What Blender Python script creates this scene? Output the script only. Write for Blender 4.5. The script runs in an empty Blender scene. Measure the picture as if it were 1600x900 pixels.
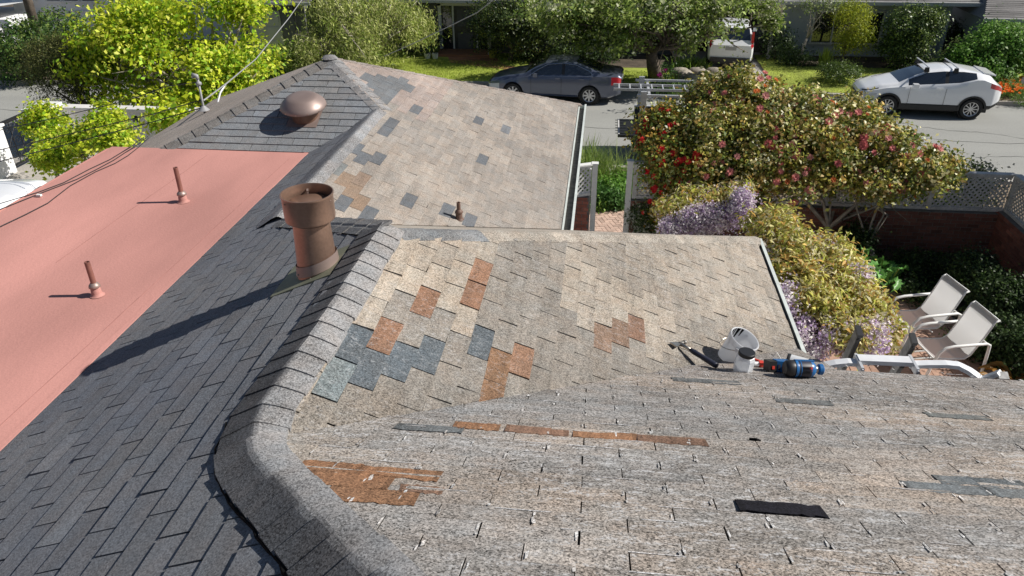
import bpy, math, random
import numpy as np
from mathutils import Vector, Matrix, noise as mnoise
R = math.radians
rng = np.random.default_rng(7)
random.seed(7)
sc = bpy.context.scene
col = sc.collection

# ------------------------------------------------------------------ camera
CAM = np.array([0.0, 0.0, 7.7])
FPX = 1186.0
def _basis():
    d = np.array([957-800, -221-450, FPX]); d /= np.linalg.norm(d)
    r = R(0.5); a = np.array([math.sin(r), math.cos(r), 0])
    n = np.array([a[0], a[1], -(a@d)/d[2]]); n /= np.linalg.norm(n)
    Z = -n; X = np.cross(d, Z)
    return np.stack([X, d, Z], 1)
MC = _basis()
cam = bpy.data.cameras.new('camera'); co = bpy.data.objects.new('camera', cam); col.objects.link(co)
cam.sensor_width = 36; cam.lens = 36*FPX/1600; cam.clip_start = .05; cam.clip_end = 400
m = Matrix.Identity(4)
for i in range(3):
    m[i][0] = MC[0][i]; m[i][1] = -MC[1][i]; m[i][2] = -MC[2][i]; m[i][3] = CAM[i]
co.matrix_world = m
sc.camera = co
def ray(x, y):
    v = MC.T @ np.array([x-800, y-450, FPX]); return v/np.linalg.norm(v)
def atY(x, y, Y): r = ray(x, y); return CAM + r*(Y-CAM[1])/r[1]
def atZ(x, y, Z): r = ray(x, y); return CAM + r*(Z-CAM[2])/r[2]
def proj(p):
    q = MC @ (np.asarray(p, float)-CAM); return 800+FPX*q[0]/q[2], 450+FPX*q[1]/q[2], q[2]

# ------------------------------------------------------------------ light
EL, AZ = R(39.5), R(8)
w = bpy.data.worlds.new('World'); sc.world = w; w.use_nodes = True
nt = w.node_tree
sky = nt.nodes.new('ShaderNodeTexSky'); sky.sky_type = 'NISHITA'; sky.sun_disc = False
sky.sun_elevation = EL; sky.sun_rotation = math.pi/2-AZ; sky.air_density = 1.0; sky.dust_density = .6
nt.nodes['Background'].inputs[1].default_value = 0.052
nt.links.new(sky.outputs[0], nt.nodes['Background'].inputs[0])
sl = bpy.data.lights.new('sun', 'SUN'); sl.energy = 5.0; sl.angle = R(.5); sl.color = (1, .955, .88)
so = bpy.data.objects.new('sun', sl); col.objects.link(so)
SUN = Vector((math.cos(EL)*math.cos(AZ), math.cos(EL)*math.sin(AZ), math.sin(EL)))
so.rotation_euler = SUN.to_track_quat('Z', 'Y').to_euler(); so.location = (20, 5, 30)
sc.view_settings.view_transform = 'Standard'; sc.view_settings.look = 'None'
sc.view_settings.exposure = 0.22; sc.view_settings.gamma = 1

# ------------------------------------------------------------------ materials
def N(nt, t, **kw):
    n = nt.nodes.new(t)
    for k, v in kw.items(): setattr(n, k, v)
    return n
def mat(name, c=(.5,.5,.5), rough=.7, metal=0, attr=False, amt=0, scale=5, amt2=0, scale2=40, bump=0, bscale=60,
        trans=0, spec=.5, alpha=1, stretch=None, coat=0, coord='Object'):
    M = bpy.data.materials.new(name); M.use_nodes = True; nt = M.node_tree; L = nt.links
    b = nt.nodes['Principled BSDF']
    b.inputs['Roughness'].default_value = rough; b.inputs['Metallic'].default_value = metal
    b.inputs['Specular IOR Level'].default_value = spec; b.inputs['Alpha'].default_value = alpha
    b.inputs['Coat Weight'].default_value = coat
    b.inputs['Base Color'].default_value = (*c, 1)
    out = None
    if attr:
        a = N(nt, 'ShaderNodeAttribute', attribute_name='col'); out = a.outputs['Color']
    else:
        a = N(nt, 'ShaderNodeRGB'); a.outputs[0].default_value = (*c, 1); out = a.outputs[0]
    if amt or amt2 or bump:
        tc = N(nt, 'ShaderNodeTexCoord'); src = tc.outputs[coord]
        if stretch:
            mp = N(nt, 'ShaderNodeMapping'); mp.inputs['Scale'].default_value = stretch
            L.new(src, mp.inputs[0]); src2 = mp.outputs[0]
        else: src2 = src
    def mul(out, a_, s_, so_, det=4):
        n = N(nt, 'ShaderNodeTexNoise'); n.inputs['Scale'].default_value = s_; n.inputs['Detail'].default_value = det
        L.new(so_, n.inputs['Vector'])
        mr = N(nt, 'ShaderNodeMapRange'); mr.inputs[1].default_value = .3; mr.inputs[2].default_value = .7
        mr.inputs[3].default_value = 1-a_; mr.inputs[4].default_value = 1+a_; L.new(n.outputs['Fac'], mr.inputs[0])
        mx = N(nt, 'ShaderNodeVectorMath', operation='SCALE'); L.new(out, mx.inputs[0]); L.new(mr.outputs[0], mx.inputs['Scale'])
        return mx.outputs[0]
    if amt: out = mul(out, amt, scale, src2)
    if amt2: out = mul(out, amt2, scale2, src, 2)
    L.new(out, b.inputs['Base Color'])
    if bump:
        n = N(nt, 'ShaderNodeTexNoise'); n.inputs['Scale'].default_value = bscale; n.inputs['Detail'].default_value = 3
        L.new(src, n.inputs['Vector']); bp = N(nt, 'ShaderNodeBump'); bp.inputs['Strength'].default_value = bump
        bp.inputs['Distance'].default_value = .01; L.new(n.outputs['Fac'], bp.inputs['Height']); L.new(bp.outputs[0], b.inputs['Normal'])
    if trans:
        t = N(nt, 'ShaderNodeBsdfTranslucent'); L.new(out, t.inputs[0]); mx = N(nt, 'ShaderNodeMixShader')
        mx.inputs[0].default_value = trans; L.new(b.outputs[0], mx.inputs[1]); L.new(t.outputs[0], mx.inputs[2])
        L.new(mx.outputs[0], nt.nodes['Material Output'].inputs[0])
    return M
def shingle_mat(name, scuff=0, gran=.5, stretch=(2.4, 10, 10), stain=.16, dirt=0):
    M = mat(name, rough=.95, attr=True, spec=.2); nt = M.node_tree; L = nt.links; b = nt.nodes['Principled BSDF']
    a = [n for n in nt.nodes if n.type == 'ATTRIBUTE'][0]; tc = N(nt, 'ShaderNodeTexCoord'); src = tc.outputs['Object']
    def noi(s, d, vec=src, r=.5):
        n = N(nt, 'ShaderNodeTexNoise'); n.inputs['Scale'].default_value = s; n.inputs['Detail'].default_value = d
        n.inputs['Roughness'].default_value = r; L.new(vec, n.inputs['Vector']); return n.outputs['Fac']
    def mr(x, a0, a1, b0, b1):
        n = N(nt, 'ShaderNodeMapRange'); n.clamp = True
        for i, v in enumerate((a0, a1, b0, b1)): n.inputs[i+1].default_value = v
        L.new(x, n.inputs[0]); return n.outputs[0]
    def mth(op, x, y):
        n = N(nt, 'ShaderNodeMath', operation=op)
        for i, v in enumerate((x, y)):
            if isinstance(v, (int, float)): n.inputs[i].default_value = v
            else: L.new(v, n.inputs[i])
        return n.outputs[0]
    g = noi(95, 3, r=.8); vo = N(nt, 'ShaderNodeTexVoronoi'); vo.inputs['Scale'].default_value = 170
    L.new(src, vo.inputs['Vector'])
    sp = N(nt, 'ShaderNodeSeparateColor'); L.new(vo.outputs['Color'], sp.inputs[0])
    gg = mth('ADD', mth('MULTIPLY', mr(g, .3, .7, -gran, gran), .6), mr(sp.outputs[0], 0, 1, -gran*.75, gran*.75))
    big = mr(noi(1.1, 5), .3, .7, -stain, stain)
    mpp = N(nt, 'ShaderNodeMapping'); mpp.inputs['Scale'].default_value = stretch; L.new(src, mpp.inputs[0])
    strk = mr(noi(1.6, 4, mpp.outputs[0]), .3, .7, -stain, stain)
    f = mth('ADD', mth('ADD', mth('ADD', gg, big), strk), 1.0)
    f = mth('MAXIMUM', f, .12)
    v = N(nt, 'ShaderNodeVectorMath', operation='SCALE'); L.new(a.outputs['Color'], v.inputs[0]); L.new(f, v.inputs['Scale'])
    out = v.outputs[0]
    # warm / cool variation between granule clouds
    hue = N(nt, 'ShaderNodeMix', data_type='RGBA', blend_type='MULTIPLY'); L.new(mr(noi(7, 4), .35, .7, 0, .5), hue.inputs[0])
    L.new(out, hue.inputs[6]); hue.inputs[7].default_value = (1.12, .97, .86, 1); out = hue.outputs[2]
    if scuff:
        m2 = N(nt, 'ShaderNodeMapping'); m2.inputs['Scale'].default_value = (13, 30, 30); L.new(src, m2.inputs[0])
        s1 = mr(noi(1.0, 6, m2.outputs[0], .7), .51, .60, 0, 1)
        s2 = mr(noi(.9, 3), .36, .6, .2, 1); s3 = mr(noi(90, 2), .42, .6, 0, 1)
        fac = mth('MULTIPLY', mth('MULTIPLY', s1, s2), mth('MULTIPLY', s3, scuff))
        mx = N(nt, 'ShaderNodeMix', data_type='RGBA'); L.new(fac, mx.inputs[0]); L.new(out, mx.inputs[6]); mx.inputs[7].default_value = (.62, .62, .63, 1)
        out = mx.outputs[2]
    L.new(out, b.inputs['Base Color'])
    bp = N(nt, 'ShaderNodeBump'); bp.inputs['Strength'].default_value = .55; bp.inputs['Distance'].default_value = .004
    L.new(mth('ADD', g, mth('MULTIPLY', sp.outputs[0], .5)), bp.inputs['Height']); L.new(bp.outputs[0], b.inputs['Normal'])
    return M
MT = {}
MT['sh1'] = shingle_mat('weathered_shingle', scuff=.75, gran=.85)
MT['sh2'] = shingle_mat('tan_shingle', scuff=.35, gran=.6, stretch=(14, 1.2, 14))
MT['sh4'] = shingle_mat('far_tan_shingle', gran=.42, stretch=(9, .8, 9), stain=.12)
MT['sh3'] = shingle_mat('charcoal_shingle', gran=.40, stretch=(9, .9, 9), stain=.08)
MT['cap'] = shingle_mat('cap_shingle', gran=.62, stretch=(3, 3, 3), stain=.18)
MT['under'] = mat('underlay', (.025,.024,.023), .95)
MT['red'] = mat('red_roof_coating', (.51,.245,.21), .75, amt=.18, scale=.8, amt2=.06, scale2=90, bump=.25, bscale=45, stretch=(1.5,.5,1))
MT['leaf'] = mat('leaf', attr=True, rough=.5, trans=.38, spec=.3)
MT['gloss'] = mat('glossy_leaf', attr=True, rough=.42, trans=.25, spec=.4)
MT['petal'] = mat('petal', attr=True, rough=.6, trans=.4, spec=.2)
MT['bark'] = mat('bark', (.14,.11,.085), .9, amt=.35, scale=6, amt2=.3, scale2=40, bump=.8, bscale=25)
MT['palebark'] = mat('pale_bark', (.34,.30,.25), .9, amt=.3, scale=8, bump=.6, bscale=30)
MT['brown'] = mat('brown_metal', (.34,.22,.165), .36, metal=.65, amt=.12, scale=3, amt2=.08, scale2=60, spec=.6)
MT['brownin'] = mat('brown_metal_inner', (.20,.12,.085), .5, metal=.3, amt=.2, scale=8)
MT['bronze'] = mat('dusty_bronze', (.31,.235,.21), .45, metal=.35, amt=.12, scale=4)
MT['pipe'] = mat('painted_pipe', (.27,.12,.095), .5, metal=.2, amt=.2, scale=14)
MT['pipedark'] = mat('dark_pipe', (.13,.075,.055), .6, amt=.2, scale=14)
MT['lead'] = mat('lead_collar', (.36,.27,.24), .5, metal=.5, amt=.2, scale=20)
MT['olive'] = mat('flashing_metal', (.21,.215,.15), .6, metal=.2, amt=.15, scale=6)
MT['alu'] = mat('aluminium', (.62,.63,.65), .38, metal=.3, amt=.08, scale=12, amt2=.08, scale2=80)
MT['alubright'] = mat('bright_aluminium', (.78,.79,.81), .4, metal=.1, amt=.06, scale=12)
MT['aludark'] = mat('worn_aluminium', (.20,.20,.20), .5, metal=.6, amt=.4, scale=18)
MT['gutter'] = mat('gutter_paint', (.62,.66,.63), .45, amt=.12, scale=4, amt2=.08, scale2=30)
MT['gutin'] = mat('gutter_inside', (.12,.11,.10), .9, amt=.4, scale=12)
MT['white'] = mat('white_paint', (.78,.78,.76), .5, amt=.06, scale=3, amt2=.05, scale2=30)
MT['wwhite'] = mat('weathered_white_paint', (.55,.54,.53), .7, amt=.14, scale=5, amt2=.15, scale2=35, bump=.3, bscale=40)
MT['greyw'] = mat('weathered_grey_wood', (.33,.31,.30), .8, amt=.25, scale=6, amt2=.2, scale2=50, bump=.4)
MT['stucco'] = mat('white_stucco', (.82,.82,.83), .9, amt=.06, scale=2, amt2=.05, scale2=50, bump=.35, bscale=60)
MT['stuccowall'] = mat('grey_white_stucco', (.66,.64,.63), .9, amt=.10, scale=1.5, amt2=.06, scale2=40, bump=.35, bscale=60)
MT['brick'] = mat('brick', attr=True, rough=.9, amt=.14, scale=9, amt2=.18, scale2=60, bump=.5, bscale=70)
MT['mortar'] = mat('mortar', (.20,.185,.17), .95, amt=.2, scale=10, amt2=.15, scale2=60)
MT['mortarl'] = mat('pale_mortar', (.42,.37,.33), .95, amt=.15, scale=10)
MT['asphalt'] = mat('asphalt', (.32,.32,.30), .92, amt=.10, scale=.35, amt2=.14, scale2=30, bump=.4, bscale=120, stretch=(.35,1.6,1))
MT['concrete'] = mat('concrete', (.42,.39,.35), .9, amt=.12, scale=1, amt2=.1, scale2=30)
MT['soil'] = mat('garden_soil', (.085,.065,.045), .95, amt=.4, scale=3, amt2=.35, scale2=25, bump=1, bscale=20)
MT['mulch'] = mat('mulch', (.20,.15,.10), .95, amt=.3, scale=5, amt2=.4, scale2=40, bump=1, bscale=40)
MT['lawn'] = mat('lawn', (.30,.36,.05), .95, amt=.3, scale=1.2, amt2=.3, scale2=25, bump=.8, bscale=30)
MT['rubber'] = mat('tyre_rubber', (.02,.02,.02), .8)
MT['black'] = mat('black_plastic', (.018,.018,.02), .45, spec=.5)
MT['iron'] = mat('wrought_iron', (.02,.02,.022), .5, metal=.3)
MT['glass'] = mat('dark_glass', (.015,.02,.028), .04, spec=1.0, coat=1)
MT['rim'] = mat('alloy_rim', (.62,.62,.63), .3, metal=.7)
MT['chrome'] = mat('chrome', (.75,.76,.78), .15, metal=1)
MT['lampc'] = mat('headlamp', (.55,.58,.6), .1, spec=1, coat=1)
MT['lampr'] = mat('tail_lamp', (.45,.02,.03), .12, spec=.8, coat=1)
MT['navy'] = mat('slate_car_paint', (.11,.125,.175), .28, metal=.5, coat=1)
MT['wcar'] = mat('white_car_paint', (.86,.87,.89), .3, coat=1)
MT['darktruck'] = mat('charcoal_truck_paint', (.05,.055,.065), .35, metal=.3, coat=.8)
MT['siding'] = mat('grey_siding', (.38,.41,.45), .8, amt=.06, scale=2, amt2=.05, scale2=30)
MT['sidingd'] = mat('charcoal_siding', (.12,.12,.13), .8, amt=.08, scale=2)
MT['trim'] = mat('house_trim', (.42,.42,.42), .6)
MT['door'] = mat('dark_door', (.03,.033,.04), .4)
MT['roofg'] = mat('grey_far_shingle', attr=True, rough=.9, amt=.15, scale=1.5, amt2=.2, scale2=30)
MT['blue'] = mat('blue_tool_plastic', (.02,.135,.36), .35, spec=.5)
MT['redp'] = mat('red_plastic', (.62,.06,.04), .4)
MT['wplastic'] = mat('white_plastic', (.84,.85,.87), .35, trans=.35)
MT['seam'] = mat('roof_seam', (.33,.15,.13), .9, amt=.3, scale=8)
MT['tar'] = mat('tar', (.008,.008,.008), .9, spec=.1)
MT['steel'] = mat('steel', (.45,.42,.38), .35, metal=.9, amt=.2, scale=40)
MT['navygrip'] = mat('dark_grip', (.02,.022,.04), .5)
MT['sling'] = mat('white_mesh_sling', (.85,.85,.86), .7, trans=.65)
MT['cable'] = mat('black_cable', (.02,.02,.022), .6)
MT['gcable'] = mat('grey_cable', (.30,.30,.31), .5)
MT['terra'] = mat('terracotta_planter', (.35,.16,.09), .8)
MT['yellow'] = mat('yellow_pot', (.35,.33,.05), .6)
MT['curtain'] = mat('pale_curtain', (.33,.36,.34), .9, amt=.3, scale=3, stretch=(6,1,.2))
Mc = bpy.data.materials.new('clear_plastic'); Mc.use_nodes = True
b_ = Mc.node_tree.nodes['Principled BSDF']; b_.inputs['Base Color'].default_value = (.85,.88,.92,1); b_.inputs['Roughness'].default_value = .25
b_.inputs['Alpha'].default_value = .55; MT['clear'] = Mc

# ------------------------------------------------------------------ mesh helpers
def wloc(o):
    p = np.zeros(3)
    while o is not None: p += np.array(o.location); o = o.parent
    return p
class MB:
    def __init__(s): s.v = []; s.f = []; s.c = []; s.m = []
    def add(s, vs, fs, c=(.5,.5,.5), m=0):
        k = len(s.v); s.v += [tuple(map(float, p)) for p in vs]
        for f in fs: s.f.append(tuple(i+k for i in f)); s.c.append(c); s.m.append(m)
        return s
    def box(s, c, d, rot=None, col=(.5,.5,.5), m=0, taper=1):
        hx, hy, hz = d[0]/2, d[1]/2, d[2]/2; vs = []
        for z in (-1, 1):
            t = taper if z > 0 else 1
            for x, y in ((-1,-1),(1,-1),(1,1),(-1,1)):
                p = Vector((x*hx*t, y*hy*t, z*hz))
                if rot is not None: p = rot @ p
                vs.append((p.x+c[0], p.y+c[1], p.z+c[2]))
        return s.add(vs, [(0,3,2,1),(4,5,6,7),(0,1,5,4),(1,2,6,5),(2,3,7,6),(3,0,4,7)], col, m)
    def tube(s, pts, r, n=8, col=(.5,.5,.5), m=0, caps=True, flat=1.0):
        pts = [Vector(p) for p in pts]; rr = r if hasattr(r, '__len__') else [r]*len(pts); vs = []; fs = []
        up = None
        for i, p in enumerate(pts):
            d = (pts[min(i+1, len(pts)-1)]-pts[max(i-1, 0)])
            d = d.normalized() if d.length > 1e-9 else Vector((0,0,1))
            if up is None: up = Vector((0,0,1)) if abs(d.z) < .9 else Vector((1,0,0))
            a = d.cross(up).normalized(); b = a.cross(d).normalized(); up = b
            for k in range(n):
                t = 2*math.pi*k/n; vs.append(p+a*rr[i]*math.cos(t)+b*rr[i]*flat*math.sin(t))
        for i in range(len(pts)-1):
            for k in range(n): fs.append((i*n+k, i*n+(k+1)%n, (i+1)*n+(k+1)%n, (i+1)*n+k))
        if caps: fs.append(tuple(range(n))[::-1]); fs.append(tuple((len(pts)-1)*n+k for k in range(n)))
        return s.add(vs, fs, col, m)
    def lathe(s, prof, c=(0,0,0), rot=None, n=24, col=(.5,.5,.5), m=0, sx=1, sy=1):
        vs = []; fs = []
        for r, z in prof:
            for k in range(n):
                t = 2*math.pi*k/n; p = Vector((r*sx*math.cos(t), r*sy*math.sin(t), z))
                if rot is not None: p = rot @ p
                vs.append((p.x+c[0], p.y+c[1], p.z+c[2]))
        for i in range(len(prof)-1):
            for k in range(n): fs.append((i*n+k, i*n+(k+1)%n, (i+1)*n+(k+1)%n, (i+1)*n+k))
        return s.add(vs, fs, col, m)
    def build(s, name, mats, parent=None, smooth=False, kind=None, label=None, local=False, ang=None):
        me = bpy.data.meshes.new(name); off = np.zeros(3) if (local or parent is None) else wloc(parent)
        va = np.array(s.v, dtype=float).reshape(-1, 3)-off
        me.from_pydata(va.tolist(), [], s.f)
        if isinstance(mats, str): mats = [mats]
        for x in mats: me.materials.append(MT[x] if isinstance(x, str) else x)
        if len(mats) > 1: me.polygons.foreach_set('material_index', s.m)
        cnt = [len(f) for f in s.f]
        ca = np.repeat(np.array(s.c, dtype=np.float32), cnt, axis=0); ca = np.concatenate([ca, np.ones((len(ca), 1), np.float32)], 1)
        at = me.color_attributes.new('col', 'FLOAT_COLOR', 'CORNER'); at.data.foreach_set('color', ca.ravel())
        if smooth: me.polygons.foreach_set('use_smooth', [True]*len(s.f))
        me.update()
        if smooth and ang: me.set_sharp_from_angle(angle=R(ang))
        return link(name, me, parent, kind, label)
def link(name, me, parent=None, kind=None, label=None):
    o = bpy.data.objects.new(name, me); col.objects.link(o)
    if parent is not None: o.parent = parent
    if kind: o['kind'] = kind
    if label: o['label'] = label
    return o
def tag(o, label, cat, group=None, kind=None):
    if label: o['label'] = label
    if cat: o['category'] = cat
    if group: o['group'] = group
    if kind: o['kind'] = kind
    return o
def thing(name, label, cat, loc=(0,0,0), group=None):
    o = bpy.data.objects.new(name, None); col.objects.link(o); o.location = loc; o.empty_display_size = .2
    return tag(o, label, cat, group)
def copy_tree(o, parent=None, label=None):
    c = o.copy(); col.objects.link(c); c.parent = parent
    if label: c['label'] = label
    for ch in list(o.children): copy_tree(ch, c)
    return c
def np_mesh(name, V, F, C, m, parent=None, kind=None, label=None, nper=4):
    """V (n,3) verts, F (k,nper) faces, C (k,3) colours"""
    off = np.zeros(3) if parent is None else wloc(parent)
    me = bpy.data.meshes.new(name); me.vertices.add(len(V)); me.vertices.foreach_set('co', (V-off).astype(np.float32).ravel())
    k = len(F); me.loops.add(k*nper); me.loops.foreach_set('vertex_index', F.astype(np.int32).ravel())
    me.polygons.add(k); me.polygons.foreach_set('loop_start', np.arange(k, dtype=np.int32)*nper)
    ca = np.repeat(C.astype(np.float32), nper, axis=0); ca = np.concatenate([ca, np.ones((len(ca), 1), np.float32)], 1)
    me.update(calc_edges=True); me.validate()
    at = me.color_attributes.new('col', 'FLOAT_COLOR', 'CORNER'); at.data.foreach_set('color', ca.ravel())
    me.materials.append(MT[m] if isinstance(m, str) else m)
    return link(name, me, parent, kind, label)
def unit(a): return a/np.maximum(np.linalg.norm(a, axis=-1, keepdims=True), 1e-9)
def leaf_cloud(P, NRM, L, W, C, name, m, parent, kind=None, label=None, spread=.8, droop=0, fold=.18):
    n = len(P)
    nr = unit(NRM+rng.normal(0, spread, (n, 3)))
    ax = unit(np.cross(nr, rng.normal(0, 1, (n, 3)))); ax[:, 2] -= droop; ax = unit(ax)
    sd = unit(np.cross(nr, ax)); nr = np.cross(ax, sd)
    s = rng.uniform(.65, 1.25, (n, 1)); l = L*s; w_ = W*s
    v0 = P; v1 = P+ax*l*.5+sd*w_*.5+nr*w_*fold; v2 = P+ax*l-nr*l*.08; v3 = P+ax*l*.5-sd*w_*.5+nr*w_*fold
    V = np.stack([v0, v1, v2, v3], 1).reshape(-1, 3); F = np.arange(4*n).reshape(n, 4)
    return np_mesh(name, V, F, C, m, parent, kind, label)
def crown(name, parent, lobes, n, L, W, pal, m='leaf', per=26, csz=.18, up=.5, inner=.25, spread=.7, droop=0, jit=.25, kind=None, label=None, hang=0, flat=1.0, thr=None, bunch=0, bs=.3):
    """leaves gathered in clumps through and over a set of ellipsoids (centre, radii)"""
    lb = np.array([[*c, *r] for c, r in lobes], float)
    wt = (lb[:, 3]*lb[:, 4]+lb[:, 4]*lb[:, 5]+lb[:, 3]*lb[:, 5]); wt /= wt.sum()
    K = max(3, n//per); idx = rng.choice(len(lb), K, p=wt)
    d = unit(rng.normal(0, 1, (K, 3))); d[:, 2] = np.where(rng.random(K) < up, np.abs(d[:, 2]), d[:, 2])
    rad = np.where(rng.random(K) < inner, rng.uniform(.35, .85, K), rng.uniform(.82, 1.12, K))
    cc = lb[idx, :3]+d*lb[idx, 3:]*rad[:, None]
    if bunch:       # boughs: groups of clumps with gaps of air between them
        nb = int(len(lb)*bunch); bi = rng.choice(len(lb), nb, p=wt); bd = unit(rng.normal(0, 1, (nb, 3))); bd[:, 2] = np.where(rng.random(nb) < up, np.abs(bd[:, 2]), bd[:, 2])
        brad = np.where(rng.random(nb) < inner, rng.uniform(.3, .8, nb), rng.uniform(.82, 1.1, nb)); bc = lb[bi, :3]+bd*lb[bi, 3:]*brad[:, None]
        kb = rng.integers(0, nb, K); idx = bi[kb]; d = unit(bd[kb]+rng.normal(0, .35, (K, 3))+np.array([0, 0, .25])); cc = bc[kb]+rng.normal(0, 1, (K, 3))*lb[idx, 3:]*bs*np.array([1, 1, .5])
    if thr is not None: cc[:, 2] = np.maximum(cc[:, 2], thr)
    ctone = rng.uniform(1-jit, 1+jit, K); cpal = rng.integers(0, len(pal), K)
    k = rng.integers(0, K, n)
    sz = csz*rng.uniform(.6, 1.5, K)
    P = cc[k]+rng.normal(0, 1, (n, 3))*sz[k][:, None]*np.array([1, 1, flat])
    if hang: P[:, 2] -= rng.random(n)**1.5*hang
    nrm = unit(d[k]+np.array([0, 0, .6]))
    pal = np.array(pal, float); pi = np.where(rng.random(n) < .6, cpal[k], rng.integers(0, len(pal), n))
    C = pal[pi]*ctone[k][:, None]*rng.uniform(.75, 1.25, (n, 1))
    return leaf_cloud(P, nrm, L, W, C, name, m, parent, kind, label, spread, droop), cc
def pl(px, py, rx, ry, Y, rd=None):
    """a crown lobe given by where the photo shows it and how far away it stands"""
    c = atY(px, py, Y); e = atY(px+rx, py, Y); t = atY(px, py-ry, Y)
    r1 = abs(e[0]-c[0]); r2 = np.linalg.norm(t-c)*.95
    return (c, (r1, rd or (r1+r2)/2, r2))
def limbs(parent, base, targets, r0, m='bark', name='trunk', fork=.35, wob=.12, n=7, label=None):
    b = MB(); base = np.array(base, float); T = [np.array(t, float) for t in targets]
    cen = np.mean(T, 0); f = base+(cen-base)*fork; f[2] = base[2]+(cen[2]-base[2])*fork
    b.tube([base, base+(f-base)*.5+rng.normal(0, wob*.3, 3)*[1,1,0], f], [r0*1.25, r0, r0*.85], n+2)
    for t in T:
        a = f; k1 = a+(t-a)*.35+rng.normal(0, wob, 3); k2 = a+(t-a)*.7+rng.normal(0, wob, 3)
        q = r0*rng.uniform(.4, .6)
        b.tube([a, k1, k2, t], [q, q*.75, q*.45, q*.15], n)
        for _ in range(3):
            s = k1+(t-k1)*rng.uniform(0, .8); e = s+rng.normal(0, .35, 3)*np.linalg.norm(t-a)*.45
            b.tube([s, (s+e)/2+rng.normal(0, wob*.4, 3), e], [q*.35, q*.22, q*.08], 5)
    return b.build(name, m, parent, smooth=True, label=label)
def blades(name, parent, pts, n, h, wd, pal, m='leaf', lean=.5, kind=None, label=None, spread=.05):
    pts = np.array(pts, float); k = rng.integers(0, len(pts), n); P = pts[k]+rng.normal(0, 1, (n, 3))*spread*[1, 1, 0]
    a = rng.uniform(0, 2*math.pi, n); d = np.stack([np.cos(a), np.sin(a), np.zeros(n)], 1); s = np.stack([-np.sin(a), np.cos(a), np.zeros(n)], 1)
    H = h*rng.uniform(.6, 1.15, (n, 1)); ln = lean*rng.uniform(.2, 1.2, (n, 1)); u = np.array([0, 0, 1.])
    rows = []
    for t, ww in ((0, 1), (.4, .9), (.75, .65), (1, .12)):
        c = P+u*H*(t-.35*ln*t*t)+d*H*ln*t*t; rows += [c-s*wd*ww/2, c+s*wd*ww/2]
    V = np.stack(rows, 1).reshape(-1, 3); o = np.arange(n)[:, None]*8
    F = np.concatenate([o+np.array([[0, 1, 3, 2]]), o+np.array([[2, 3, 5, 4]]), o+np.array([[4, 5, 7, 6]])], 1).reshape(-1, 4)
    pal = np.array(pal, float); C = pal[rng.integers(0, len(pal), n)]*rng.uniform(.7, 1.3, (n, 1))
    return np_mesh(name, V, F, np.repeat(C, 3, axis=0), m, parent, kind, label)
def clip(poly, planes):
    for a, b, c in planes:      # keep a*x+b*y<=c
        out = []
        for i in range(len(poly)):
            p, q = poly[i], poly[(i+1) % len(poly)]; dp = a*p[0]+b*p[1]-c; dq = a*q[0]+b*q[1]-c
            if dp <= 0: out.append(p)
            if (dp < 0 < dq) or (dq < 0 < dp): t = dp/(dp-dq); out.append((p[0]+(q[0]-p[0])*t, p[1]+(q[1]-p[1])*t))
        poly = out
        if len(poly) < 3: return []
    return poly
def planes_of(poly):
    A = sum(poly[i][0]*poly[(i+1)%len(poly)][1]-poly[(i+1)%len(poly)][0]*poly[i][1] for i in range(len(poly)))
    if A < 0: poly = poly[::-1]
    out = []
    for i in range(len(poly)):
        p, q = poly[i], poly[(i+1) % len(poly)]; a, b = q[1]-p[1], -(q[0]-p[0]); out.append((a, b, a*p[0]+b*p[1]))
    return out
def nz(x, y, s=1., o=0): return mnoise.noise(Vector((x*s+o, y*s+o*1.7, o*.3)))

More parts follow.
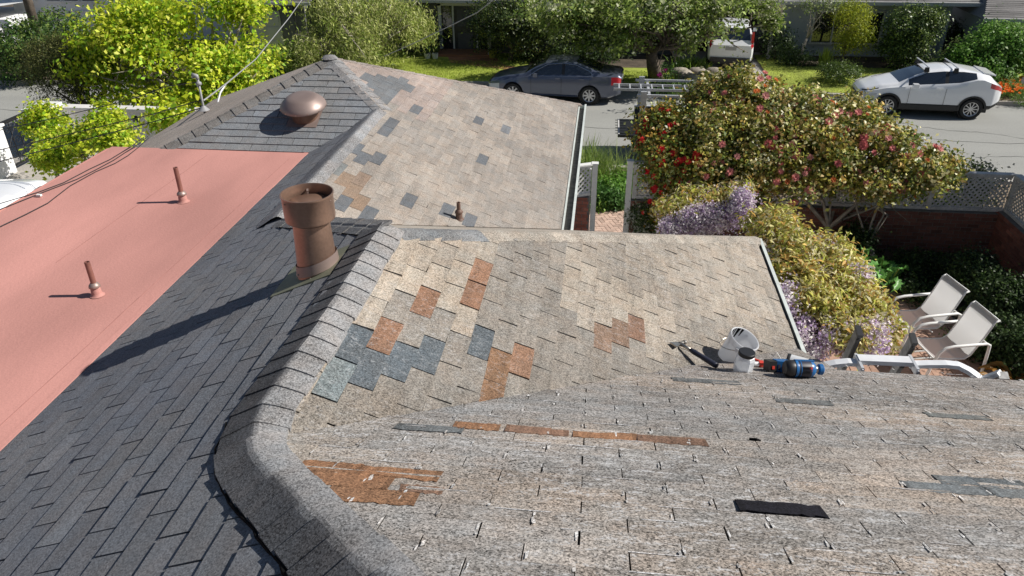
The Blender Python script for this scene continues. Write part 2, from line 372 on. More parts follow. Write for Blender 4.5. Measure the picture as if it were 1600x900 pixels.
# ================================================================== HOUSE (foreground roofs)
SL = .45
A = (-1.439, 2.374, 5.524)
zP1 = lambda x, y: 6.592-SL*y
zP2 = lambda x, y: 4.876-SL*x
zP3 = lambda x, y: 6.1716+SL*x
zP4 = lambda x, y: 3.694-SL*x
zP5 = lambda x, y: 7.5625-SL*y
zP6 = lambda x, y: .7611+SL*y
zP8 = lambda x, y: 7.0283+SL*x
ZF = 4.60; XF = -3.49
house = thing('house', 'long house under patched asphalt shingle roofs with a red flat roof section in the foreground', 'house', (-2, 5, .7))
recs = []
def lay(plane, zf, poly, axis, sgn, v0, v1, e, T, gap, colf, thick=.006, curl=.003, off=0., ov=.5):
    """lay tabs over a slope. axis: the downslope world axis (0 x, 1 y), sgn: +1 if it falls that way; v0 start line"""
    pls = planes_of(poly); us = [p[1-axis] for p in poly]; u0, u1 = min(us), max(us); k = 0; v = v0
    slope_n = np.array([0, 0, 0], float); slope_n[axis] = sgn*SL; slope_n[2] = 1; slope_n /= np.linalg.norm(slope_n)
    while (v1-v)*sgn > 1e-6:
        va, vb = v, v+sgn*e
        j0 = int((u0-1)/T); uo = off+(k % 2)*T*ov+rng.normal(0, .004); row_h = rng.normal(0, .0006)
        for j in range(j0, int((u1+1)/T)+1):
            gq = gap*rng.uniform(.35, 1.15); a, b = j*T+uo+gq/2, (j+1)*T+uo-gap*rng.uniform(.35,1.15)/2
            if b < u0 or a > u1: continue
            jb = rng.normal(0, .0022, 2)
            if axis == 1: r = [(a, va), (b, va), (b, vb+jb[1]), ((a+b)/2, vb), (a, vb+jb[0])]
            else: r = [(va, a), (va, b), (vb+jb[1], b), (vb, (a+b)/2), (vb+jb[0], a)]
            q = clip(r, pls)
            if len(q) < 3: continue
            cx_, cy_ = sum(p[0] for p in q)/len(q), sum(p[1] for p in q)/len(q)
            area = abs(sum(q[i][0]*q[(i+1)%len(q)][1]-q[(i+1)%len(q)][0]*q[i][1] for i in range(len(q))))/2
            if area < 2e-4: continue
            top = []; bot = []; lift = max(0, rng.normal(0, curl)); 
            for p in q:
                t = abs((p[axis]-va)/e); h = .0015+thick*min(1, max(0, t))+row_h+(lift if t > .8 else 0)*rng.uniform(.3, 1)
                z = zf(p[0], p[1]); top.append((p[0]+slope_n[0]*h, p[1]+slope_n[1]*h, z+slope_n[2]*h)); bot.append((p[0], p[1], z-.002))
            n = len(q); A_ = sum(q[i][0]*q[(i+1)%n][1]-q[(i+1)%n][0]*q[i][1] for i in range(n))
            if A_ < 0: top.reverse(); bot.reverse()
            V = top+bot; F = [tuple(range(n))]+[(i, n+i, n+(i+1) % n, (i+1) % n) for i in range(n)]
            px, py, dz = proj((cx_, cy_, zf(cx_, cy_)))
            vis = -60 < px < 1660 and -20 < py < 960 and dz > 0
            vw = unit(CAM-np.array([cx_, cy_, zf(cx_, cy_)]))
            scr = area/dz**2*max(0, float(vw@slope_n)) if vis else 0
            recs.append((scr, plane, V, F, colf(cx_, cy_, k, j)))
        v = vb; k += 1
def pick(lst, x, y, k, j, axis, T, e):
    for (a, b, c) in lst:
        du, dv = (abs(y-b), abs(x-a)) if axis == 0 else (abs(x-a), abs(y-b))
        if du < T*.5 and dv < e*.49: return c
    return None
OR = (.225, .135, .092); ORD = (.20, .14, .105); BL = (.095, .112, .127); BLL = (.17, .20, .21)
def jitc(c, s=.1): t = 1+rng.normal(0, s); return tuple(max(.01, x*t) for x in c)
def mixc(a, b, t): t = min(1, max(0, t)); return tuple(a[i]*(1-t)+b[i]*t for i in range(3))
P1pat = []
def row(y, x0, x1, c):
    x = x0
    while x <= x1: P1pat.append((x, y, c)); x += .12
def c1(x, y, k, j):
    base = mixc((.225,.213,.20), (.30,.262,.228), .5+nz(x, y*3, .9, 3)*1.1)
    base = mixc(base, (.235,.235,.235), .4+nz(x*.7, y*2, 1.1, 9)*1.1)
    n = 1+nz(x, y, 2.3, 5)*.15
    if y < 2.75: n *= 1.04
    if y > 4.2: base = mixc(base, (.24,.22,.205), .6)
    if x < -.75: base = mixc(base, (.36,.32,.27), .5*min(1, (-.75-x)*2))
    n *= 1+rng.normal(0, .055); return tuple(v*n for v in base)
P2pat = [(-1.044,3.787,OR),(-1.10,3.481,OR),(-.724,4.417,OR),(-.716,4.088,(.21,.125,.085)),(-.37,3.903,(.21,.13,.09)),(-.499,3.459,(.22,.135,.085)),
         (-1.221,3.321,BL),(-1.083,3.184,BL),(-.975,3.294,BL),(-.84,3.394,BL),(-.613,3.662,BL),(-1.212,3.005,BLL),(.067,4.413,ORD),(.202,4.479,ORD),(.296,4.621,(.21,.135,.10))]
def c2(x, y, k, j):
    p = pick(P2pat, x, y, k, j, 0, .32, .13)
    if p: return jitc(p, .06)
    tan = (.345,.305,.255); gr = (.225,.21,.19)
    tan_mix = 0  # how far the zone leans from grey to tan shingle
    if y > 4.55 and x > -.2: tan_mix = .75
    if x < -.75 and y > 3.9: tan_mix = 1
    if x < -1.12: tan_mix = 1
    if x < -.9 and y < 3.05: tan_mix = .9
    if x > .2 and y > 5.2: tan_mix = .7
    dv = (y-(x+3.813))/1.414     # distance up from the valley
    tan_mix = tan_mix*min(1, max(.1, dv/.5)); t = tan_mix*.85+nz(x, y, 1.6, 2)*.5+rng.normal(0, .07)
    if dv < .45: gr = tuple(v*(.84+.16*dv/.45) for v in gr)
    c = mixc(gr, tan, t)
    n = 1+rng.normal(0, .055); return tuple(v*n for v in c)
P4pat = [(-3.05,10.01),(-2.9,10.34),(-2.73,10.48),(-2.83,9.81),(-2.75,10.1),(-2.6,10.4),(-2.6,10.2),(-2.7,9.7),(-2.43,9.93),(-2.48,9.75),(-2.55,8.77),(-2.5,9.0),(-2.656,7.76),(-2.55,7.80),(-2.447,7.94),(-1.755,10.59),
         (-1.375,10.508),(-1.32,10.65),(-1.423,9.07),(-2.0,7.29),(-1.558,7.51),(-1.328,7.51),(-2.24,6.54),(-2.43,6.56)]
P4pat = [(a, b, (.135,.147,.163)) for a, b in P4pat]+[(-2.534,7.18,(.255,.195,.15)),(-2.526,6.975,(.24,.185,.145)),(-2.418,6.93,(.255,.195,.15)),(-2.42,7.2,(.25,.19,.15)),(-2.32,6.8,(.25,.19,.145)),(-2.62,7.4,(.17,.185,.19))]
def c4(x, y, k, j):
    px, py, _ = proj((x, y, zP4(x, y)))
    if (abs(px-608) < 36 and abs(py-131-(px-608)*.05) < 9) or (abs(px-603) < 14 and 138 < py < 160): return jitc((.15,.162,.175), .05)
    p = pick([q for q in P4pat if not (q[1] > 9.6 and q[0] < -2.55)], x, y, k, j, 0, .32, .125)
    if p: return jitc(p, .07)
    c = mixc((.245,.23,.215), (.315,.285,.255), .5+nz(x*.8, y*1.6, 1.2, 6)*1.0+(.25 if x < -1.5 and y < 8.5 else 0)+(.25 if y < 7.5 and x < -1 else 0)+rng.normal(0, .12))
    if y > 9.6 and x < -2.3: c = mixc(c, (.33,.27,.25), .6)
    n = 1+rng.normal(0, .05); return tuple(v*n for v in c)
def c3(x, y, k, j):
    c = mixc((.160,.174,.202), (.186,.194,.208), .5+nz(x, y, 1.4, 4)); t = 1+rng.normal(0, .05); return tuple(v*t for v in c)
def c6(x, y, k, j):
    c = mixc((.19,.207,.23), (.215,.22,.225), .5+nz(x, y, 1.4, 8)); t = 1+rng.normal(0, .06); return tuple(v*t for v in c)
lay('P1', zP1, [(-1.439,2.374),(2.6,-1.665),(8.2,-1.665),(8.2,4.72),(.907,4.72)], 1, 1, 2.374-34*.1205, 4.73, .1205, .32, .007, c1)
lay('P1', zP1, [(.907,4.72),(1.78,4.72),(1.747,5.56)], 1, 1, 2.374-34*.1205+73*.0, 0, .1205, .32, .007, c1) if False else None
lay('P1', zP1, [(.907,4.72),(1.80,4.72),(1.747,5.56)], 1, 1, 4.7635-.0435, 5.6, .1205, .32, .007, c1)
lay('P2', zP2, [(-1.439,2.374),(-1.439,4.53),(1.747,7.716),(1.747,5.56)], 0, 1, -1.439, 1.745, .1226, .32, .0125, c2, thick=.0075, curl=.006, off=.09)
lay('P3', zP3, [(-3.49,-1.2),(-3.49,8.53),(-2.753,9.27),(-2.753,-1.2)], 0, -1, -2.753, -3.489, .1475, .335, .011, c3, off=.02, thick=.009)
lay('P3', zP3, [(-1.44,-1.2),(-1.44,2.375),(2.135,-1.2)], 0, -1, -2.753+.1475*33, -2.753+.1475*9-.001, .1475, .335, .011, c3, off=.187, thick=.009)
lay('P3', zP3, [(-2.753,-1.2),(-2.753,5.844),(-1.439,4.53),(-1.4255,-1.2)], 0, -1, -2.753+.1475*9, -2.752, .1475, .335, .011, c3, off=.187, thick=.009)
lay('P4', zP4, [(-3.705,10.222),(-2.753,9.27),(-2.753,11.174)], 0, 1, -2.753-.1228*8, -2.754, .1228, .32, .007, c4, off=.05)
lay('P4', zP4, [(-2.753,5.844),(-.39,8.207),(-.39,13.537),(-2.753,11.174)], 0, 1, -2.753, -.391, .1228, .32, .007, c4, off=.05)
lay('P6', zP6, [(-3.705,10.222),(-2.753,9.27),(-3.49,8.533),(-5.394,8.533)], 1, -1, 10.222, 8.5, .1128, .335, .010, c6, off=.1, thick=.009)
MATOF = dict(P1='sh1', P2='sh2', P3='sh3', P4='sh4', P6='sh3')
slopes = {}
def sheet(name, zf, poly, m, parent, label=None, dz=-.012):
    b = MB(); vs = [(x, y, zf(x, y)+dz) for x, y in poly]; lo = [(x, y, z-.06) for x, y, z in vs]; n = len(poly)
    b.add(vs+lo, [tuple(range(n)), tuple(range(n, 2*n))[::-1]]+[(i, (i+1)%n, n+(i+1)%n, n+i) for i in range(n)])
    return b.build(name, m, parent, label=label)
slopes['P1'] = sheet('roof_slope', zP1, [(-1.439,2.374),(2.6,-1.665),(8.2,-1.665),(8.2,4.73),(1.80,4.73),(1.75,5.56)], 'under', house, 'near roof slope with worn mottled shingles facing the street')
slopes['P2'] = sheet('roof_slope', zP2, [(-1.439,2.374),(1.75,5.56),(1.75,7.716),(-1.439,4.53)], 'under', house, 'tan roof slope carrying the tools')
slopes['P3'] = sheet('roof_slope', zP3, [(-3.5,-1.2),(2.1,-1.2),(-1.439,2.374),(-1.439,4.53),(-2.753,5.844),(-2.753,9.27),(-3.5,8.53)], 'under', house, 'dark charcoal roof slope beside the red flat roof')
slopes['P4'] = sheet('roof_slope', zP4, [(-3.705,10.222),(-2.753,9.27),(-2.753,5.844),(-.385,8.212),(-.385,13.54)], 'under', house, 'far tan roof slope with blue-grey patches')
slopes['P6'] = sheet('roof_slope', zP6, [(-3.705,10.222),(-5.46,8.45),(-3.49,8.45),(-2.753,9.27)], 'under', house, 'dark roof slope around the round attic vent')
recs.sort(key=lambda r: -r[0])
rest = {}
for i, (scr, pn, V, F, c) in enumerate(recs):
    if i < 300: MB().add(V, F, c).build('shingle', MATOF[pn], slopes[pn])
    else: rest.setdefault(pn, MB()).add(V, F, c)
for pn, b in rest.items(): b.build('shingle_field', MATOF[pn], slopes[pn], kind='stuff')
# hidden / edge-on slopes
b = MB(); b.add([(-1.439,4.53,5.52),(1.747,7.716,4.086),(-.385,8.212,3.86),(-2.753,5.844,4.93)], [(0,1,2,3)], (.36,.33,.29)); b.add([(1.747,7.716,4.086),(1.747,8.2,3.86),(-.385,8.212,3.86)], [(0,1,2)], (.36,.33,.29))
b.build('roof_slope', 'sh4', house, label='short slope falling behind the near ridge')
b = MB(); b.add([(-3.705,10.222,5.361),(-.385,13.54,3.86),(-7.0,13.54,3.86),(-7.6,14.117,3.608)], [(0,3,2,1)], (.3,.28,.26)); b.build('roof_slope', 'sh4', house, label='far slope falling toward the street')
b = MB(); b.add([(-3.705,10.222,5.361),(-7.6,6.33,3.608),(-7.6,14.117,3.608)], [(0,2,1)], (.42,.37,.33)); b.build('roof_slope', 'sh4', house, label='brownish slope seen edge-on at the left')

# ridge and hip caps
def caps(p0, p1, nl, nr, wl, wr, e, colL, th=.007, lift=.004, ragged=0, label=None, flip=False, hump=.012, sm=False, var=.07, two=0):
    """nl/nr: height functions of the two slopes; wl/wr: plan widths; each cap is one folded shingle"""
    p0 = np.array(p0, float); p1 = np.array(p1, float); L = np.linalg.norm(p1-p0); n = max(1, int(round(L/e))); d = (p1-p0)/L
    dh = unit(np.array([d[0], d[1], 0])); s = np.array([dh[1], -dh[0], 0])      # to the right of travel
    for i in range(n):
        a = p0+d*(L*i/n-.01); b = p0+d*(L*(i+1)/n)
        ja = rng.normal(0, ragged, 2)+rng.normal(0, .003, 2); rows = []
        hl = max(0, rng.normal(lift, lift*.5))
        for q, h in ((a, .004), (b, .004+th+hl)):
            r = []
            for t in (-1, -.55, -.2, 0, .2, .55, 1):
                wd = (wr+ja[1])*t if t > 0 else (wl+ja[0])*-t
                x = q+s*(wd if t > 0 else -wd)
                zf = nr if t > 0 else nl
                ex = q+s*(wr if t > 0 else -wl); z = q[2]*(1-abs(t))+zf(ex[0], ex[1])*abs(t)
                z += h+hump*(1-abs(t))**.8*(1 if t else 1)-(.010 if t == 0 else 0)
                if abs(t) == 1: z += .002
                r.append((x[0], x[1], z))
            rows.append(r)
        V = rows[0]+rows[1]; F = [(k, k+1, 8+k, 7+k) for k in range(6)]
        lo = [(x, y, z-.022) for x, y, z in rows[1]]; V += lo; F += [(7+k, 8+k, 15+k, 14+k) for k in range(6)]
        l0 = (rows[0][0][0], rows[0][0][1], rows[0][0][2]-.03); r0 = (rows[0][6][0], rows[0][6][1], rows[0][6][2]-.03)
        V += [l0, r0]; F += [(0, 7, 14, 21), (13, 6, 22, 20)]
        c = colL(i/n) if callable(colL) else colL; t = 1+rng.normal(0, var); bb = MB(); c = tuple(v*t for v in c)
        if two:     # half facing away from the sun darker: shade put into the colour
            dark = tuple(v*two for v in c); bb.add(V, F, c); bb.c = [(dark if q in (0, 1, 2, 6, 7, 8, 12) else c) if not flip else (dark if q in (3, 4, 5, 9, 10, 11, 13) else c) for q in range(len(F))]
        else: bb.add(V, F, c)
        bb.build('ridge_cap', 'cap', house, label=label if i == 0 and label else None, smooth=sm, ang=35)
grey = (.245,.25,.26); dkg = (.15,.153,.16)
# main ridge and near hip: one bending line of folded caps
def zroof(x, y): return min(zP3(x, y), max(zP1(x, y), zP2(x, y)))
raw = [(-1.439,4.62),(-1.441,3.9),(-1.45,3.2),(-1.47,2.85),(-1.475,2.62),(-1.44,2.42),(-1.34,2.24),(-1.18,2.05),(-.7,1.55),(0,.83),(.6,.22),(1.15,-.34)]
cum = [0]
for a_, b_q in zip(raw, raw[1:]): cum.append(cum[-1]+math.hypot(b_q[0]-a_[0], b_q[1]-a_[1]))
def pathpt(t): return np.array([np.interp(t, cum, [p[0] for p in raw]), np.interp(t, cum, [p[1] for p in raw])])
Ltot = cum[-1]; e_ = .142; nC = int(Ltot/e_)
for i in range(nC):
    t0, t1 = i*e_, (i+1)*e_+.012; hip = t0 > 2.2; rows = []
    if hip: order = ((t0-.012, .019), (t1-.012, .005))   # on the hip the upper piece laps downhill
    else: order = ((t0, .0045), (t1, .014))
    ja = rng.normal(0, .004, 2); kk_ = min(1, max(0, (t0-1.9)/.6))
    wl_ = .145*(1-kk_)+max(.085, .13-.02*(t0-2.2))*kk_; wr_ = .165*(1-kk_)+.155*kk_     # wl: tan side / near side, wr: charcoal side
    for t, h in order:
        c0 = pathpt(t); d = unit(pathpt(t+.12)-pathpt(t-.12)); sd = np.array([d[1], -d[0]]); r = []
        el = c0-sd*(wl_+ja[0]); er = c0+sd*(wr_+ja[1]); zc = zroof(*c0)+.019; zl = zroof(*el)+.0125; zr = zroof(*er)+.008+.004*kk_
        for q in (-1, -.7, -.4, -.15, 0, .15, .4, .7, 1):
            wdt = (wl_+ja[0])*-q if q < 0 else (wr_+ja[1])*q; P = c0+sd*(wdt if q > 0 else -wdt)
            z = zc*(1-abs(q))+(zl if q < 0 else zr)*abs(q)+h+((.004)*math.sin(math.pi*abs(q)) if q < 0 else -.003*math.sin(math.pi*q))-.003*(1-abs(q))**4
            r.append((P[0], P[1], z))
        rows.append(r)
    V = rows[0]+rows[1]; F = [(k, 9+k, 10+k, k+1) for k in range(8)]
    lo = [(x, y, z-.03) for x, y, z in rows[1]]; V += lo; F += [(9+k, 18+k, 19+k, 10+k) for k in range(8)]
    up = [(x, y, z-.03) for x, y, z in rows[0]]; V += up; F += [(k, k+1, 28+k, 27+k) for k in range(8)]
    F += [(0, 27, 18, 9), (8, 17, 26, 35)]
    t_ = 1+rng.normal(0, .03); lt = tuple(v*t_ for v in (.245,.248,.255)); dk = tuple(v*t_ for v in (.092,.095,.103)); md = tuple((a+b)/2 for a, b in zip(lt, dk))  # sun side pale, far side dark: shading painted into the cap colour
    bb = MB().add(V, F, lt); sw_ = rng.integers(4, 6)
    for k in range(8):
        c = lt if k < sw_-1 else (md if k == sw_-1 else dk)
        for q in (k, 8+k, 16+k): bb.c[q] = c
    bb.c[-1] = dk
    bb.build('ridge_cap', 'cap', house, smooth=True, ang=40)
# far edge of the tan slope (hip)
caps((-1.35,4.62,5.484), (1.78,7.75,4.075), zP5, zP2, .16, .12, .25, lambda t: (.33,.305,.27) if t > .12 else (.165,.175,.185), th=.004, lift=.001)
# cap strip across the charcoal slope
caps((-2.74,5.83,4.94), (-1.44,4.53,5.524), zP3, zP3, .10, .10, .21, (.19,.193,.2), th=.006, lift=.002)
# ridge of the front wing
caps((-2.80,5.9,4.945), (-2.80,9.22,4.945), zP3, zP4, .25, .11, .10, (.25,.255,.265), th=.009, lift=.003, hump=.02)
# hip up to the peak, left hip, far hip
caps((-3.705,10.222,5.361), (-2.76,9.28,4.925), zP4, zP6, .15, .10, .15, (.235,.235,.24), th=.008, lift=.003)
caps((-3.72,10.2,5.35), (-5.75,8.18,4.44), zP6, zP8, .14, .06, .19, (.165,.16,.155), th=.009, lift=.003)
caps((-3.705,10.222,5.361), (-.36,13.56,3.855), lambda x, y: 9.961-SL*y, zP4, .10, .05, .2, (.24,.215,.20), th=.006, lift=.002)
MB().lathe([(0,.018),(.08,.014),(.12,-.02)], (-3.705,10.222,5.372), n=7, col=(.22,.22,.225)).build('peak_cap', 'cap', house, smooth=True)
# black strip painting the shadow gap along the torn left edge of the hip caps
b = MB(); pts = []; rr_ = []
for i in range(44):
    t = 2.02+i*.055; c0 = pathpt(t); d = unit(pathpt(t+.1)-pathpt(t-.1)); sd = np.array([d[1], -d[0]]); P = c0+sd*(.160+.022*nz(i*.8, 2, 1, 2)+.012*(i < 6)*(6-i)/6)
    pts.append((P[0], P[1], zP3(P[0], 0)+.009)); rr_.append(.0025+.009*abs(nz(i*1.7, 1, 1, 7))+.004*min(1, i/14))
b.tube(pts, rr_, 6, (.01,.01,.01)); b.build('gap_shadow', 'tar', house)
b = MB(); pts = [(-2.70+i*.1, 5.66-i*.1+.012*nz(i, 5, .9, 1), zP3(-2.70+i*.1, 0)+.008) for i in range(12)]  # black strip standing in for the shaded gap under the cap strip
b.tube(pts, [.006+.004*abs(nz(i, 2, .7, 3)) for i in range(12)], 5, (.01,.01,.01)); b.build('gap_shadow', 'tar', house)
# black tar strip and small tears on the near slope
def patch(name, x0, x1, y0, y1, c, m, label, h=.013):
    n = 14; top = [(x0+(x1-x0)*i/n+rng.normal(0,.003), y1+rng.normal(0, .004)) for i in range(n+1)]; bot = [(x0+(x1-x0)*i/n+rng.normal(0,.003), y0+rng.normal(0, .006)) for i in range(n+1)]
    V = [(x, y, zP1(x, y)+h) for x, y in top+bot]; F = [(i, i+1, n+2+i, n+1+i)[::-1] for i in range(n)]
    V += [(x, y, z-.014) for x, y, z in V]; k = 2*(n+1); F += [(i, i+1, k+i+1, k+i) for i in range(n)]+[(n+1+i+1, n+1+i, k+n+1+i, k+n+2+i) for i in range(n)]
    bb = MB().add(V, F, c); bb.c = [tuple(v*(1+.10*math.sin(q*1.7)-.22*(1 if (q % n) in (0, n-1) else 0)) for v in c) for q in range(len(F))]
    bb.build(name, m, slopes['P1'], label=label)
patch('tar_strip', .565, .865, 2.03, 2.125, (.012,.012,.018), 'cap', 'black tar strip laid over one worn shingle')
RU = (.25,.14,.082); RD = (.20,.125,.09); BG = (.135,.15,.16)
for (x0, x1, y0, y1, c, lb) in [(-1.10,-.86,2.095,2.20,RU,'rust-orange shingle at the hip, leftmost of the upper patch row'),(-.86,-.54,2.085,2.185,RU,'rust-orange shingle ending the upper patch row'),(-1.03,-.70,1.965,2.10,RU,'rust-orange shingle in the middle patch row'),(-.66,-.50,1.965,2.03,RD,'small dull rust patch'),(-.90,-.57,1.85,1.972,RU,'rust-orange shingle in the lowest patch row'),
    (-.62,-.40,2.745,2.85,RU,'rust shingle starting the long strip'),(-.37,-.07,2.74,2.85,RD,'darker rust shingle in the long strip'),(-.05,.25,2.735,2.845,RU,'rust shingle in the long strip'),(.25,.57,2.735,2.84,RD,'last rust shingle of the long strip'),
    (-.88,-.56,2.67,2.76,BG,'blue-grey shingle left of the rust strip'),(1.28,1.60,2.36,2.46,BG,'blue-grey shingle of the right patch, lower left'),(1.45,1.80,2.47,2.565,BG,'blue-grey shingle of the right patch, upper'),(1.60,1.86,2.36,2.46,BG,'blue-grey shingle of the right patch, lower right'),
    (.55,.98,4.02,4.13,(.15,.16,.165),'faint blue-grey shingle below the hammer'),(1.10,1.42,3.64,3.74,(.145,.155,.16),'faint blue-grey shingle below the drills'),(1.89,2.22,3.53,3.62,(.14,.15,.15),'faint dark shingle near the eave')]:
    patch('patched_shingle', x0, x1, y0, y1, c, 'cap', lb, h=.0092)
we = MB()
for k in range(-8, 22):
    yc = 2.374+k*.1205; uo = ((k+34) % 2)*.16
    for j in range(-6, 26):
        x = j*.32+uo
        if x+yc < .95 or x-yc > 3.5 or proj((x, yc, zP1(x, yc)))[1] < 560: continue
        for _ in range(rng.integers(0, 4)):     # granules lost along the slot
            l = rng.uniform(.015, .06); w_ = rng.uniform(.004, .011); y = yc+rng.uniform(0, .1205-l); sx = x+rng.choice([-1, 1])*rng.uniform(.003, .010); z = .0095; q = rng.uniform(.3, 1)
            we.add([(sx-w_*.3,y,zP1(0,y)+z),(sx+w_*q,y+l*.2,zP1(0,y+l*.2)+z),(sx+w_*.5,y+l,zP1(0,y+l)+z),(sx-w_*.5,y+l*.7,zP1(0,y+l*.7)+z)], [(0,1,2,3)], jitc((.50,.50,.50), .15))
        if rng.random() < .35:                  # and in short runs along the butt edge
            l = rng.uniform(.04, .22); sx = x+rng.uniform(0, .3); y = yc+.1205-.004; h_ = rng.uniform(.003, .008); n = 6; V = []
            for i in range(n+1): u = sx+l*i/n; tt = h_*rng.uniform(.2, 1); V += [(u, y-tt, zP1(0,y-tt)+.0105), (u, y+.002, zP1(0,y)+.0105)]
            we.add(V, [(2*i,2*i+2,2*i+3,2*i+1) for i in range(n)], jitc((.46,.46,.47), .15))
we.build('worn_edges', 'cap', slopes['P1'], kind='stuff')
MB().tube([(.78,2.885,zP1(0,2.885)+.01),(.81,2.87,zP1(0,2.87)+.012),(.83,2.875,zP1(0,2.875)+.008)], [.006,.010,.004], 5, (.02,.02,.02)).build('roof_tear', 'tar', slopes['P1'])
for (x0, y0, x1, y1) in [(.86,2.72,.80,2.80)]: pass

# red flat roof
b = MB(); z = ZF; nx, ny = 12, 30
gx = np.linspace(-6.06, XF-.002, nx); gy = np.linspace(-2, 8.53, ny); V = []; F = []
for j in range(ny):
    for i in range(nx): V.append((gx[i], gy[j], z+.006*nz(gx[i], gy[j], .9, 1)))
for j in range(ny-1):
    for i in range(nx-1): F.append((j*nx+i, j*nx+i+1, (j+1)*nx+i+1, (j+1)*nx+i))
b.add(V, F)
flat = b.build('flat_roof', 'red', house, smooth=True, label='salmon red coated flat roof')
MB().box((-6.065, 3.2, z-.07), (.02, 10.5, .15)).box((-4.77, 8.53, z-.08), (2.6, .02, .15)).build('roof_edge', 'red', flat)
def seam(p, q, r=.0035):
    n = 24; b = MB(); P = [(p[0]+(q[0]-p[0])*i/n+.01*nz(i*.6, 1, 1, 1), p[1]+(q[1]-p[1])*i/n, z+.006*nz(p[0], p[1]+(q[1]-p[1])*i/n, .9, 1)+.001) for i in range(n+1)]
    V = []; F = []
    for i, (x, y, zz) in enumerate(P): V += [(x-.0045*(.4+abs(nz(i*.9, p[0], 1, 2))*1.5), y, zz+.0005), (x, y, zz+r), (x+.002, y, zz+.0005)]
    for i in range(n): F += [(i*3, i*3+1, i*3+4, i*3+3), (i*3+1, i*3+2, i*3+5, i*3+4)]
    b.add(V, F).build('seam', 'seam', flat)
seam((-3.68, 0.5), (-3.66, 8.35), .0015); seam((-4.75, 5.5), (-4.70, 8.35), .001)
# edge metal where red meets charcoal
MB().box((-3.52, 3.2, ZF+.006), (.05, 10.6, .02)).build('drip_edge', 'red', flat)

# eaves, walls, gutters
def wallpoly(pts, z0, name='wall', m='stucco'):
    b = MB(); n = len(pts)
    V = [(x, y, z0) for x, y, zt in pts]+[(x, y, zt) for x, y, zt in pts]
    b.add(V, [(i, (i+1) % n, n+(i+1) % n, n+i) for i in range(n)]); return b.build(name, m, house)
wallpoly([(1.35,-6,3.9),(1.35,7.2,3.95),(-.8,7.2,3.7),(-.8,12.9,3.6),(-7.1,12.9,3.5),(-7.1,8.3,3.5),(-5.8,8.3,4.3),(-5.8,-6,4.3)], .05)
wallpoly([(1.4,-6,4.0),(8.0,-6,4.0),(8.0,4.3,4.35),(1.4,4.3,4.35)], .05)
def gutter(name, x, y0, y1, z, wd, ht, label=None):
    g = MB(); g.box((x+.012, (y0+y1)/2, z-ht/2), (.02, y1-y0, ht)).box((x+wd/2, (y0+y1)/2, z-ht), (wd, y1-y0, .01)).box((x+wd, (y0+y1)/2, z-ht/2+.01), (.006, y1-y0, ht+.02)).box((x+wd+.006, (y0+y1)/2, z+.018), (.032, y1-y0, .008))
    g.box((x+wd/2, y0, z-ht/2), (wd, .006, ht)).box((x+wd/2, y1, z-ht/2), (wd, .006, ht))
    o = g.build(name, 'gutter', house, label=label)
    MB().box((x+wd/2, (y0+y1)/2, z-ht+.022), (wd-.02, y1-y0-.02, .03)).build('gutter_debris', 'gutin', o)
gutter('gutter', 1.752, 5.42, 7.74, 4.055, .05, .06, 'white gutter along the tan slope')
gutter('gutter', -.385, 8.05, 13.55, 3.84, .12, .09, 'white-lipped gutter with dark debris along the far slope')
MB().box((5.0, 4.70, zP1(0,4.745)-.14), (6.4, .03, .12)).build('fascia', 'wwhite', house)
MB().box((-3.4, 3.2, 4.4), (.02, 3, .1)).build('trim', 'wwhite', house)

# brown metal flue with storm collar
fl = np.array([-1.775, 4.20, zP3(-1.79, 0)])
flue = MB(); 
flue.lathe([(.140,-.10),(.132,.02),(.124,.16),(.114,.40)], fl, n=40)
fo = flue.build('flue', 'brown', house, smooth=True, label='brown metal flue pipe with wide cylindrical cap')
MB().lathe([(.114,.355),(.135,.375),(.154,.38),(.157,.393),(.158,.535),(.163,.54),(.163,.551),(.156,.551),(.154,.54),(.152,.50),(.151,.40)], fl, n=48).build('flue_cap', 'brown', fo, smooth=True, ang=50)
MB().lathe([(.152,.42),(.12,.42),(.115,.47)], fl, n=40).build('flue_cap_inner', 'brownin', fo, smooth=True)
MB().lathe([(.128,.478),(.124,.492),(.0,.498)], fl, n=40).build('flue_disc', 'brownin', fo, smooth=True)
br = MB()
for a in (110, 230, 350): br.box(fl+np.array([.138*math.cos(R(a)), .138*math.sin(R(a)), .515]), (.045, .012, .004), Matrix.Rotation(R(a), 3, 'Z')); br.box(fl+np.array([.125*math.cos(R(a)), .125*math.sin(R(a)), .485]), (.004, .012, .04), Matrix.Rotation(R(a), 3, 'Z'))
br.build('bracket', 'bronze', fo)
b = MB(); n = 40; V = []
for rr, off_ in ((.142, .03), (.136, .10)):
    for k in range(n):
        a = 2*math.pi*k/n; x = fl[0]+rr*math.cos(a); y = fl[1]+rr*math.sin(a); V.append((x, y, zP3(x, 0)*.75+fl[2]*.25+off_))
b.add(V, [(k, (k+1)%n, n+(k+1)%n, n+k) for k in range(n)]); b.build('flue_base_collar', 'bronze', fo, smooth=True)
b = MB(); x0, x1, y0, y1 = -2.04, -1.62, 4.0, 4.42
b.add([(x0,y0,zP3(x0,0)+.016),(x1,y0,zP3(x1,0)+.016),(x1,y1,zP3(x1,0)+.016),(x0,y1,zP3(x0,0)+.016)], [(0,1,2,3)])
b.add([(x0,y0,zP3(x0,0)+.016),(x1,y0,zP3(x1,0)+.016),(x1,y0,zP3(x1,0)),(x0,y0,zP3(x0,0))], [(0,3,2,1)]); b.build('flashing', 'olive', fo)
sw = MB()
